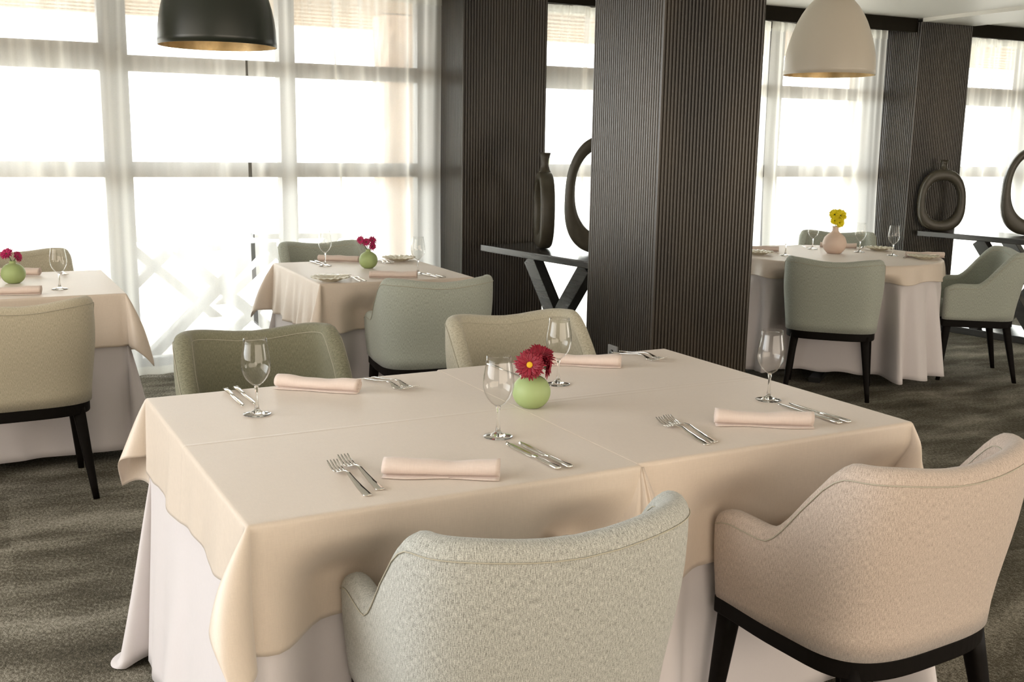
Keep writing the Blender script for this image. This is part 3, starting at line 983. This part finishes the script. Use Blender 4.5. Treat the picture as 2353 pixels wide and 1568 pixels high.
# ------------------------------------------------------------------ wine glasses
def make_glass(label, loc, group):
    t = thing('wine_glass', label, 'glass', loc, 0, group)
    outer = [(.0045, .0745), (.010, .0765), (.018, .083), (.027, .094), (.0335, .107), (.0368, .120), (.0372, .132), (.0358, .148), (.0330, .165), (.0302, .182), (.0288, .195)]
    prof = outer + [(.0282, .1953)] + [(r - .0011, z + .0006) for r, z in outer[::-1][:-1]] + [(.001, .0762)]
    MB().lathe([(.0042, .0742)] + prof, 40).build('bowl', M_bowl, t)
    st = [(.0005, .0), (.034, .0), (.0352, .0010), (.0350, .0022), (.026, .0042), (.016, .0065), (.009, .0105), (.0055, .017), (.0040, .028), (.0036, .045), (.0038, .060), (.0048, .069), (.0060, .0742), (.0005, .0755)]
    MB().lathe(st, 32).build('stem', M_stem, t)
    return t
G0 = make_glass('empty wine glass on the back left of the front table', (.581, 2.622, ZT), 'wine glasses')
glasses = [((1.053, 2.195), 'empty wine glass in front of the green vase, left of it'),
           ((1.452, 2.630), 'empty wine glass behind the red flowers of the front table'),
           ((1.898, 2.238), 'empty wine glass at the right end of the front table'),
           ((.276, 5.195), 'empty wine glass on the left edge table'),
           ((1.659, 5.690), 'wine glass at the back left of the middle rear table'),
           ((2.014, 5.195), 'wine glass at the right of the middle rear table'),
           ((4.577, 5.32), 'wine glass leftmost on the round table'),
           ((5.06, 5.61), 'wine glass at the back of the round table, left of the cream vase'),
           ((5.226, 5.34), 'wine glass right of the cream vase on the round table'),
           ((5.275, 5.095), 'wine glass rightmost on the round table')]
for p, lb in glasses:
    dup(G0, (p[0], p[1], ZT), 0, lb, 'wine glasses')

# ------------------------------------------------------------------ cutlery
def strip(stations, n=1):
    """stations: (y, halfwidth, z, thickness) -> closed bar with a slightly domed top"""
    rings = []
    for y, hw, z, th in stations:
        rings.append([(-hw, y, z), (-hw * .6, y, z - th * .4), (hw * .6, y, z - th * .4), (hw, y, z), (hw * .75, y, z + th * .6), (-hw * .75, y, z + th * .6)])
    return rings
def fork_mesh():
    m = MB()
    # handle from y=-.105 to neck, head curving up to tines at +.105 (tips raised slightly)
    st = [(-.105, .0085, .0016, .0028), (-.100, .0095, .0018, .003), (-.06, .0075, .0045, .0032), (-.02, .0052, .0095, .0034), (.005, .0040, .0135, .0034), (.025, .0042, .0125, .003), (.036, .0080, .0085, .0026), (.046, .0118, .0050, .0022), (.058, .0125, .0030, .002)]
    m.rings(strip(st))
    for k in range(4):
        x = -.0102 + .0068 * k
        rings = []
        for y, z in ((.057, .0030), (.070, .0028), (.085, .0052), (.098, .0092), (.106, .0125)):
            w = .0019 if y < .10 else .0008
            rings.append([(x - w, y, z), (x + w, y, z), (x + w, y, z + .0016), (x - w, y, z + .0016)])
        m.rings(rings)
    return m
def knife_parts(root):
    m = MB()
    st = [(-.112, .0070, .0042, .0045), (-.108, .0086, .0042, .0070), (-.07, .0078, .0042, .0066), (-.03, .0060, .0040, .0056), (-.012, .0052, .0040, .0050)]
    m.rings(strip(st)); m.build('handle', M_steel, root)
    b = MB()
    rings = []
    for y, xa, xb in ((-.013, -.0048, .0048), (-.006, -.0075, .0052), (.02, -.0095, .0058), (.06, -.0100, .0058), (.09, -.0085, .0056), (.104, -.0040, .0050), (.111, .0015, .0036)):
        rings.append([(xa, y, .0028), (xb, y, .0028), (xb, y, .0048), ((xa + xb) / 2, y, .0050), (xa, y, .0034)])
    b.rings(rings); b.build('blade', M_steel, root)
F_ROOT = tag(fork_mesh().build('fork', M_steel), '', 'fork')
K_ROOT = thing('knife', '', 'knife'); knife_parts(K_ROOT)
first = {'fork': True, 'knife': True}
def lay(kind, tip, end, z, label, tiltx=0.0):
    """tip/end in world xy"""
    root = F_ROOT if kind == 'fork' else K_ROOT
    d = Vector((tip[0] - end[0], tip[1] - end[1])); L = d.length
    mid = ((tip[0] + end[0]) / 2, (tip[1] + end[1]) / 2, z)
    rz = math.atan2(-d.x, d.y)
    s = L / (.211 if kind == 'fork' else .223)
    g = 'table forks' if kind == 'fork' else 'table knives'
    if first[kind]:
        o = root; first[kind] = False
        o.location = mid; o.rotation_euler = (tiltx, 0, rz); o['label'] = label; o['group'] = g
    else:
        o = dup(root, mid, (tiltx, 0, rz), label, g)
    o.scale = (s,) * 3
    return o
ZK = ZT
lay('knife', (.564, 2.705), (.561, 2.92), ZK, 'left knife of the pair at the back left corner of the front table')
lay('knife', (.598, 2.715), (.590, 2.93), ZK, 'right knife of the pair at the back left corner of the front table')
lay('fork', (1.018, 2.70), (.958, 2.905), ZK, 'left fork of the pair beside the back left napkin')
lay('fork', (1.048, 2.715), (.988, 2.915), ZK, 'right fork of the pair beside the back left napkin')
lay('fork', (.627, 2.125), (.634, 1.905), ZK, 'left fork of the pair at the near left napkin')
lay('fork', (.660, 2.155), (.668, 1.93), ZK, 'right fork of the pair at the near left napkin')
lay('knife', (1.043, 2.135), (1.058, 1.905), ZK, 'left knife reflecting red, at the near seam of the cloths')
lay('knife', (1.072, 2.125), (1.087, 1.905), ZK, 'right knife reflecting red, at the near seam of the cloths')
lay('fork', (1.910, 2.775), (1.850, 2.975), ZK, 'near fork of the pair right of the back right napkin')
lay('fork', (1.945, 2.795), (1.885, 2.985), ZK, 'far fork of the pair right of the back right napkin')
lay('fork', (1.484, 2.155), (1.470, 1.935), ZK, 'left fork of the pair at the near right napkin')
lay('fork', (1.512, 2.165), (1.498, 1.945), ZK, 'right fork of the pair at the near right napkin')
lay('knife', (1.884, 2.185), (1.893, 1.955), ZK, 'left knife of the pair at the right end of the front table')
lay('knife', (1.914, 2.175), (1.923, 1.955), ZK, 'right knife of the pair at the right end of the front table')
lay('knife', (1.392, 2.74), (1.375, 2.945), ZK, 'knife lying behind the red flowers on the front table')
lay('knife', (1.655, 5.70), (1.640, 5.915), ZK, 'left knife at the back left of the middle rear table')
lay('knife', (1.685, 5.71), (1.670, 5.925), ZK, 'right knife at the back left of the middle rear table')
lay('fork', (1.615, 5.165), (1.632, 4.99), ZK, 'left fork beside the near plate of the middle rear table')
lay('fork', (1.645, 5.175), (1.662, 5.0), ZK, 'right fork beside the near plate of the middle rear table')
lay('knife', (2.03, 5.19), (2.05, 4.99), ZK, 'left knife at the near right of the middle rear table')
lay('knife', (2.06, 5.19), (2.08, 4.99), ZK, 'right knife at the near right of the middle rear table')
lay('fork', (2.02, 5.66), (1.99, 5.87), ZK, 'left fork right of the green vase on the middle rear table')
lay('fork', (2.05, 5.67), (2.02, 5.88), ZK, 'right fork right of the green vase on the middle rear table')
lay('fork', (.335, 5.66), (.315, 5.86), ZK, 'fork at the back of the left edge table, right of its napkin')
lay('fork', (5.10, 5.66), (5.02, 5.84), ZK, 'fork at the back of the round table, left of the cream vase')
lay('fork', (5.40, 5.50), (5.53, 5.62), ZK, 'fork beside the far plate of the round table')
lay('knife', (5.20, 4.93), (5.36, 5.05), ZK, 'knife above the right napkin of the round table')

# ------------------------------------------------------------------ napkins (rolled linen)
def make_napkin(label, loc, rz, seed=1):
    rnd = random.Random(seed)
    prof = []
    turns = 2.6; n = 70
    for k in range(n + 1):
        q = k / n
        a = -PI / 2 + 2 * PI * turns * (1 - q) * -1
        r = .0205 - .0135 * q
        prof.append((r * 1.12 * math.cos(a) , .0185 + r * .86 * math.sin(a)))
    # tail flap lying on the cloth at the near side
    tail = [(-.030 + .030 * k / 6, .0012 + .0004 * (k == 6)) for k in range(6)]
    prof = tail + prof
    L = .243; ns = 26; rings = []
    ph = [rnd.uniform(0, 6.28) for _ in range(3)]
    for i in range(ns + 1):
        x = -L / 2 + L * i / ns
        q = i / ns
        sag = 1 - .10 * math.sin(PI * q) + .05 * math.sin(8 * q + ph[0]) + .025 * math.sin(19 * q + ph[1])
        rings.append([(x + .0015 * math.sin(j * .25), y * (1 + .06 * math.sin(7 * q + ph[2])) * (1 if y > -.022 else (.9 + .12 * math.sin(9 * q + ph[0]))), z * sag) for j, (y, z) in enumerate(prof)])
    m = MB().rings(rings, closed=False)
    o = m.build('napkin', M_napkin, None, True)
    md = o.modifiers.new('thickness', 'SOLIDIFY'); md.thickness = .0016; md.offset = 0
    o.location = loc; o.rotation_euler = (0, 0, rz)
    return tag(o, label, 'napkin', 'rolled linen napkins')
naps = [((.797, 2.825), -38, 'rolled blush napkin at the back left of the front table'),
        ((.815, 1.970), -27, 'rolled blush napkin at the near left, in front of the light grey chair'),
        ((1.650, 2.835), -34, 'rolled blush napkin behind the red flowers, beside the forks'),
        ((1.710, 2.030), -30, 'rolled blush napkin at the near right of the front table'),
        ((1.795, 5.880), -36, 'rolled napkin at the back of the middle rear table, left of the vase'),
        ((1.835, 5.080), -20, 'rolled napkin at the near side of the middle rear table'),
        ((.110, 5.800), -25, 'rolled napkin at the back of the left edge table'),
        ((.075, 5.085), -12, 'rolled napkin at the near side of the left edge table'),
        ((4.60, 5.60), -32, 'rolled napkin at the left of the round table, by the pillar edge'),
        ((5.30, 5.62), -40, 'rolled napkin right of the cream vase at the back of the round table'),
        ((5.40, 4.945), -28, 'rolled napkin at the right end of the round table')]
for k, (p, a, lb) in enumerate(naps):
    make_napkin(lb, (p[0], p[1], ZT + .001 if k < 4 else ZT + .001), R(a), k + 1)

# ------------------------------------------------------------------ plates
def make_plate(label, loc, r=.095):
    t = thing('plate', label, 'plate', loc, 0, 'cream side plates with leaf relief')
    m = MB(); rings = []
    n = 96
    for rr, z, pet in ((.001, .004, 0), (.045, .004, 0), (.052, .006, 0), (.062, .013, .3), (.080, .018, .7), (.0945, .022, 1), (.0955, .0235, 1), (.0945, .0245, 1), (.080, .0215, .9), (.062, .0165, .5), (.050, .0095, .2), (.030, .0085, .1), (.001, .0085, 0)):
        rings.append([(rr * r / .095 * (1 + .035 * pet * abs(math.sin(4.5 * a))) * math.cos(a), rr * r / .095 * (1 + .035 * pet * abs(math.sin(4.5 * a))) * math.sin(a), z + .0022 * pet * math.sin(18 * a)) for a in [2 * PI * k / n for k in range(n)]])
    m.rings(rings); m.build('dish', M_plate, t)
    MB().lathe([(.030, .0), (.034, .0), (.036, .006), (.028, .006)], 40, cap0=False).build('foot_ring', M_plate, t)
    return t
P0 = make_plate('cream plate with leaf relief at the near left of the middle rear table', (1.50, 5.06, ZT))
dup(P0, (2.13, 5.80, ZT), .3, 'cream plate at the back right of the middle rear table')
dup(P0, (5.44, 5.38, ZT), .9, 'cream plate at the back right of the round table')
dup(P0, (5.30, 4.86, ZT), .5, 'cream plate before the right napkin on the round table')
dup(P0, (4.44, 5.42, ZT), .1, 'cream plate at the left of the round table, by the pillar')
lay('knife', (1.47, 5.10), (1.61, 5.07), ZT + .024, 'knife resting across the near plate of the middle rear table')
lay('knife', (5.27, 4.90), (5.41, 4.84), ZT + .024, 'knife resting across the near plate of the round table')

# ------------------------------------------------------------------ bud vases and flowers
def ball_vase(name, label, loc, R0, neck_r, neck_h, mat, sq=.94, group=None):
    prof = [(.001, .0)]
    th0 = math.asin(min(.95, .45)); n = 22
    zc = R0 * sq * math.cos(th0)
    for k in range(n + 1):
        th = PI - th0 - (PI - th0 - math.asin(neck_r / R0)) * k / n
        prof.append((R0 * math.sin(th), zc + R0 * sq * math.cos(th)))
    zt = prof[-1][1]
    prof += [(neck_r * .92, zt + neck_h * .35), (neck_r * .95, zt + neck_h * .8), (neck_r * 1.08, zt + neck_h), (neck_r * .9, zt + neck_h + .001), (neck_r * .72, zt + neck_h * .7), (neck_r * .7, zt), (R0 * .5, zc + .4 * R0), (R0 * .7, zc), (.001, .006)]
    o = MB().lathe(prof, 56).build(name, mat)
    o.location = loc
    tag(o, label, 'vase', group)
    return o, zt + neck_h
def flower(label, base, head, nrm, r, mat, petals=22, layers=3, group=None, disc=True, petal_w=.105, cup=.35):
    """chrysanthemum: petals, disc and stem"""
    t = thing('flower', label, 'flower', base, 0, group)
    n = Vector(nrm).normalized()
    H = Vector(head) - Vector(base)
    a = n.cross(Vector((0, 0, 1)))
    if a.length < .05: a = Vector((1, 0, 0))
    a.normalize(); b = n.cross(a)
    m = MB(); rnd = random.Random(int(r * 1e5) + int(head[0] * 1e4))
    for ly in range(layers):
        q = ly / max(1, layers - 1) if layers > 1 else 0
        rl = r * (1 - .28 * q); lift = cup * (.25 + 1.2 * q)
        for k in range(petals):
            an = 2 * PI * (k + .5 * ly) / petals + rnd.uniform(-.06, .06)
            rd = rl * rnd.uniform(.86, 1.06); lf = lift + rnd.uniform(-.12, .12)
            dirv = a * math.cos(an) + b * math.sin(an)
            sd = (-a * math.sin(an) + b * math.cos(an))
            rows = []
            for j in range(6):
                s_ = j / 5
                w = r * petal_w * (math.sin(PI * min(1, .18 + .80 * s_)) ** .7) * (1 if j < 5 else .35)
                ctr = H + dirv * (r * .12 + rd * .9 * s_) + n * (rd * lf * s_ * (1 - .35 * s_) + .001 * ly)
                ed = n * (w * .45)
                rows.append([ctr - sd * w + ed, ctr, ctr + sd * w + ed])
            m.rings(rows, closed=False)
    h = m.build('petals', mat, t)
    md = h.modifiers.new('s', 'SOLIDIFY'); md.thickness = r * .02
    if disc:
        m = MB(); rings = []
        for j in range(6):
            th = PI / 2 * j / 5
            rr = r * .20 * math.cos(th) + .0002
            rings.append([H + a * (rr * math.cos(2 * PI * k / 16)) + b * (rr * math.sin(2 * PI * k / 16)) + n * (r * .10 + r * .12 * math.sin(th)) for k in range(16)])
        m.rings(rings); m.build('disc', M_pollen, t)
    pts = []
    for j in range(9):
        q = j / 8
        bend = Vector((0, 0, H.z)) * q
        pts.append(Vector((H.x * q * q, H.y * q * q, H.z * q)) - n * (r * .05) * q)
    MB().tube(pts, .0018, 6).build('stem', M_green, t)
    m = MB(); rings = []      # calyx
    for rr, d in ((.002, -.16), (.15 * r / r * r, -.10), (.22 * r, -.02), (.12 * r, .04)):
        rings.append([H + a * (rr * math.cos(2 * PI * k / 10)) + b * (rr * math.sin(2 * PI * k / 10)) + n * (d * r) for k in range(10)])
    m.rings(rings); m.build('calyx', M_green, t)
    return t
vx, vy = 1.257, 2.420
_, zt = ball_vase('bud_vase', 'round green bud vase with red flowers at the centre of the front table', (vx, vy, ZT), .0505, .0145, .010, M_vgreen, .93)
base = (vx, vy, ZT + zt - .03)
GF = 'crimson flowers in the front green vase'
flower('crimson bloom with yellow centre facing the viewer, left in the front vase', base, (vx - .022, vy - .030, ZT + zt + .024), (-.50, -.80, .30), .042, M_red, 24, 4, GF)
flower('tall crimson bloom turned upward, highest in the front vase', base, (vx + .020, vy - .006, ZT + zt + .034), (.05, -.35, .9), .041, M_red, 24, 4, GF, False, cup=.8)
flower('crimson bloom drooping to the right in the front vase', base, (vx + .032, vy - .022, ZT + zt + .014), (.8, -.55, -.05), .034, M_red, 22, 3, GF, False)
lf = MB()
for px, py, pz, an in ((-.024, -.014, .004, 3.6), (.02, -.01, .006, -.6)):
    rows = []
    for j in range(6):
        q = j / 5; w = .008 * math.sin(PI * min(1, .1 + .9 * q))
        d = Vector((math.cos(an), math.sin(an), -.1)); s_ = Vector((-math.sin(an), math.cos(an), 0))
        c = Vector((px * .2, py * .2, 0)) + d * (.038 * q) + Vector((0, 0, .010 * math.sin(PI * q)))
        rows.append([c - s_ * w, c + Vector((0, 0, -.002)), c + s_ * w])
    lf.rings(rows, closed=False)
o = lf.build('leaf_sprig', M_green); o.location = (vx, vy, ZT + zt + .004)
tag(o, 'dark green leaves at the neck of the front green vase', 'leaf')

vx, vy = 1.852, 5.525
_, zt = ball_vase('bud_vase', 'round green bud vase on the middle rear table', (vx, vy, ZT), .051, .0145, .012, M_vgreen, .95)
base = (vx, vy, ZT + zt - .03)
GF = 'magenta flowers in the middle rear vase'
for (dx, dy, dz, nx_, nz_, r, lb) in ((-.042, .0, .052, -.6, .5, .020, 'small magenta bloom leaning far left in the middle rear vase'),
                                      (-.012, -.006, .040, -.2, .8, .021, 'magenta bloom just left of centre in the middle rear vase'),
                                      (.022, -.004, .048, .4, .7, .021, 'magenta bloom upright at the right in the middle rear vase'),
                                      (.018, -.018, .018, .5, .1, .020, 'magenta bloom hanging low at the right of the middle rear vase')):
    flower(lb, base, (vx + dx, vy + dy, ZT + zt + dz), (nx_ - .2, -1, nz_ * .7), r * 1.3, M_magenta, 15, 2, GF, False, .13)
vx, vy = .094, 5.480
_, zt = ball_vase('bud_vase', 'round green bud vase on the table at the left edge', (vx, vy, ZT), .0545, .0150, .010, M_vgreen, .93)
base = (vx, vy, ZT + zt - .03)
GF = 'magenta flowers in the left vase'
flower('magenta bloom facing left in the vase at the left edge', base, (vx - .022, vy - .01, ZT + zt + .036), (-.4, -.6, .7), .034, M_magenta, 20, 3, GF, False)
flower('magenta bloom turned right in the vase at the left edge', base, (vx + .022, vy - .01, ZT + zt + .022), (.7, -.5, .3), .030, M_magenta, 20, 3, GF, False)
vx, vy = 4.998, 5.335
o = MB().lathe([(.001, 0), (.040, 0), (.048, .004), (.066, .026), (.0765, .055), (.0765, .075), (.066, .105), (.046, .126), (.028, .138), (.021, .148), (.0195, .165), (.0205, .176), (.0215, .178), (.017, .177), (.015, .15), (.05, .1), (.05, .03), (.001, .01)], 56).build('bottle_vase', M_vcream)
o.location = (vx, vy, ZT)
tag(o, 'cream bottle vase with yellow flowers on the round table', 'vase')
base = (vx, vy, ZT + .14)
GF = 'yellow flowers in the cream vase'
for dx, dy, dz, nx_, nz_, r, lb in ((-.020, -.004, .254, -.4, .8, .030, 'yellow bloom at the top left of the cream vase'),
                                    (.022, -.010, .248, .4, .7, .034, 'large yellow bloom at the top right of the cream vase'),
                                    (-.022, -.012, .215, -.7, .2, .022, 'small yellow bloom low at the left of the cream vase'),
                                    (.012, -.016, .202, .4, .2, .027, 'yellow bloom low in front on the cream vase')):
    flower(lb, base, (vx + dx, vy + dy, ZT + dz), (nx_ - .5, -.9, nz_ * .7), r * 1.3, M_yellow, 24, 4, GF, False, .12, cup=.7)

# ------------------------------------------------------------------ console tables and ring vases
def obox(m, c, ax, ay, az, hx_, hy_, hz_):
    c, ax, ay, az = Vector(c), Vector(ax), Vector(ay), Vector(az)
    v = []
    for z in (-1, 1):
        for x, y in ((-1, -1), (1, -1), (1, 1), (-1, 1)):
            v.append(c + ax * (x * hx_) + ay * (y * hy_) + az * (z * hz_))
    return m.add(v, [(3, 2, 1, 0), (4, 5, 6, 7), (0, 1, 5, 4), (1, 2, 6, 5), (2, 3, 7, 6), (3, 0, 4, 7)])
def console(label, loc, rz, L=1.46, W=.50, H=.79):
    """origin = far-left top corner projected on the floor; runs along local -y"""
    t = thing('console_table', label, 'table', loc, rz)
    m = MB(); m.box(0, W, -L, 0, H - .042, H)
    bevel(m.build('table_top', M_console, t, False), .006)
    # crossed flat legs on both long sides
    for xs in (.045, W - .045):
        for k, (ca) in enumerate((-.80,)):
            for sgn in (-1, 1):
                y0, y1 = ca + sgn * .27, ca - sgn * .27
                z0, z1 = .055, H - .042
                d = Vector((0, y1 - y0, z1 - z0)); Ld = d.length; d.normalize()
                nx_ = Vector((1, 0, 0)); ny_ = d.cross(nx_)
                mm = MB(); obox(mm, (xs + .004 * sgn, (y0 + y1) / 2, (z0 + z1) / 2), nx_, ny_, d, .036, .048, Ld / 2 + .004)
                bevel(mm.build('leg', M_console, t, False), .003)
    bevel(MB().box(0.0, W, -L + .12, -.12, .0, .055).build('base_plate', M_console, t, False), .005)
    return t
def ring_vase(label, loc, rz, W, H, hole_w, hole_h, hole_z, neck_h, neck_r, D=.052, group='black ring vases', lean=.0):
    m = MB(); n = 72; rings = []
    bodyh = H - neck_h
    for k in range(n + 1):
        a = 2 * PI * k / n
        c, s = math.cos(a), math.sin(a)
        e = 2.5
        ox = W / 2 * math.copysign(abs(c) ** (2 / e), c) * (1 - .10 * s)
        oz = bodyh / 2 + bodyh / 2 * math.copysign(abs(s) ** (2 / e), s)
        ix = hole_w / 2 * math.copysign(abs(c) ** (2 / 2.2), c) + lean
        iz = hole_z + hole_h / 2 + hole_h / 2 * math.copysign(abs(s) ** (2 / 2.2), s)
        cx_, cz_ = (ox + ix) / 2, (oz + iz) / 2
        hx_, hz_ = (ox - ix) / 2, (oz - iz) / 2
        r = []
        for j in range(20):
            b = 2 * PI * j / 20
            cb, sb = math.cos(b), math.sin(b)
            u = math.copysign(abs(cb) ** .6, cb); v = math.copysign(abs(sb) ** .55, sb)
            r.append((cx_ + hx_ * u, D * v, max(0.0, cz_ + hz_ * u)))
        rings.append(r)
    m.rings(rings[:-1] + [rings[0]], cap0=False, cap1=False)
    t = thing('ring_vase', label, 'vase', loc, rz, group)
    m.build('body', M_vblack, t)
    z0 = bodyh - .015
    MB().lathe([(neck_r * 1.7, z0), (neck_r * 1.15, z0 + .025), (neck_r * .85, z0 + neck_h * .5), (neck_r * .95, z0 + neck_h * .8), (neck_r * 1.35, z0 + neck_h + .015), (neck_r * 1.2, z0 + neck_h + .014), (neck_r * .75, z0 + neck_h * .7), (neck_r * .6, z0 + .01)], 32).build('neck', M_vblack, t)
    return t
console('black console table with crossed legs behind the big pillar', (2.885, 6.32, 0), R(8.5))
console('black console table with crossed legs at the far right', (6.835, 6.36, 0), R(10))
va = math.atan2(3.16, 5.96)
ring_vase('black ring vase seen nearly edge on, behind the taller ring', (3.165, 5.97, .79), math.atan2(5.96, 3.16) + R(9), .36, .60, .235, .33, .10, .115, .028, .045)
ring_vase('tallest black ring vase, half hidden by the broad pillar', (3.355, 5.55, .79), R(-27), .48, .82, .36, .52, .115, .11, .030, .05)
ring_vase('dark round ring vase before the far right pillar', (6.99, 6.28, .79), R(-34), .37, .575, .26, .325, .085, .075, .026, .055)
ring_vase('tall dark ring vase cut by the right edge of the photo', (7.375, 5.72, .79), R(-38), .48, .80, .36, .52, .115, .11, .030, .05)

# ------------------------------------------------------------------ pendant lamps
def pendant(label, x, y, zb, R0, mat):
    t = thing('pendant_lamp', label, 'lamp', (x, y, zb), 0, None)
    k = R0 / .265
    pr = [(.265, 0), (.264, .03), (.261, .08), (.255, .125), (.245, .17), (.232, .215), (.217, .26), (.199, .305), (.178, .345), (.150, .388), (.112, .430), (.070, .460), (.030, .476), (.012, .480)]
    pr = [(r * k, z * k) for r, z in pr]
    MB().lathe([(pr[0][0] - .003, 0.0)] + pr, 72, cap1=True).build('shade', mat, t)
    MB().lathe([(r - .005, z - (.004 if i > 8 else 0)) for i, (r, z) in enumerate(pr[:-1])] + [(.001, pr[-1][1] - .006)], 72).build('lining', M_gold, t)
    MB().lathe([(.016, pr[-1][1] - .002), (.016, pr[-1][1] + .05), (.006, pr[-1][1] + .06)], 20, cap1=True).build('collar', M_metal, t)
    top = ZC - zb
    MB().tube([(0, 0, pr[-1][1] + .05), (0, 0, top - .02)], .0035, 8).build('cord', M_metal, t)
    MB().lathe([(.05, top - .025), (.05, top - .001)], 24, cap0=True, cap1=True).build('canopy', M_metal, t)
    MB().lathe([(.02, pr[-1][1] - .12), (.02, pr[-1][1] - .008)], 16, cap0=True).build('socket', M_metal, t)
    m = MB(); m.lathe([(.001, pr[-1][1] - .205), (.018, pr[-1][1] - .20), (.030, pr[-1][1] - .175), (.026, pr[-1][1] - .15), (.014, pr[-1][1] - .12)], 20)
    m.build('bulb', M_bowl, t)
    return t
pendant('dark green dome pendant hanging at the top left', 1.06, 5.40, 1.885, .28, M_lamp_dark)
pendant('pale dome pendant hanging over the round table', 4.80, 5.28, 1.895, .28, M_lamp_pale)

# ------------------------------------------------------------------ wall socket on the big pillar
t = thing('wall_socket', 'grey wall socket low on the left face of the broad pillar', 'socket', (2.81, 4.51, .405))
bevel(MB().box(-.012, .0, -.042, .042, -.042, .042).build('cover_plate', M_plastic, t, False), .003)
m = MB()
m.rings([[(-.0125, .021 * math.cos(2 * PI * k / 24), .021 * math.sin(2 * PI * k / 24)) for k in range(24)], [(-.0145, .021 * math.cos(2 * PI * k / 24), .021 * math.sin(2 * PI * k / 24)) for k in range(24)]])
m.build('outlet', M_dark_plastic, t)
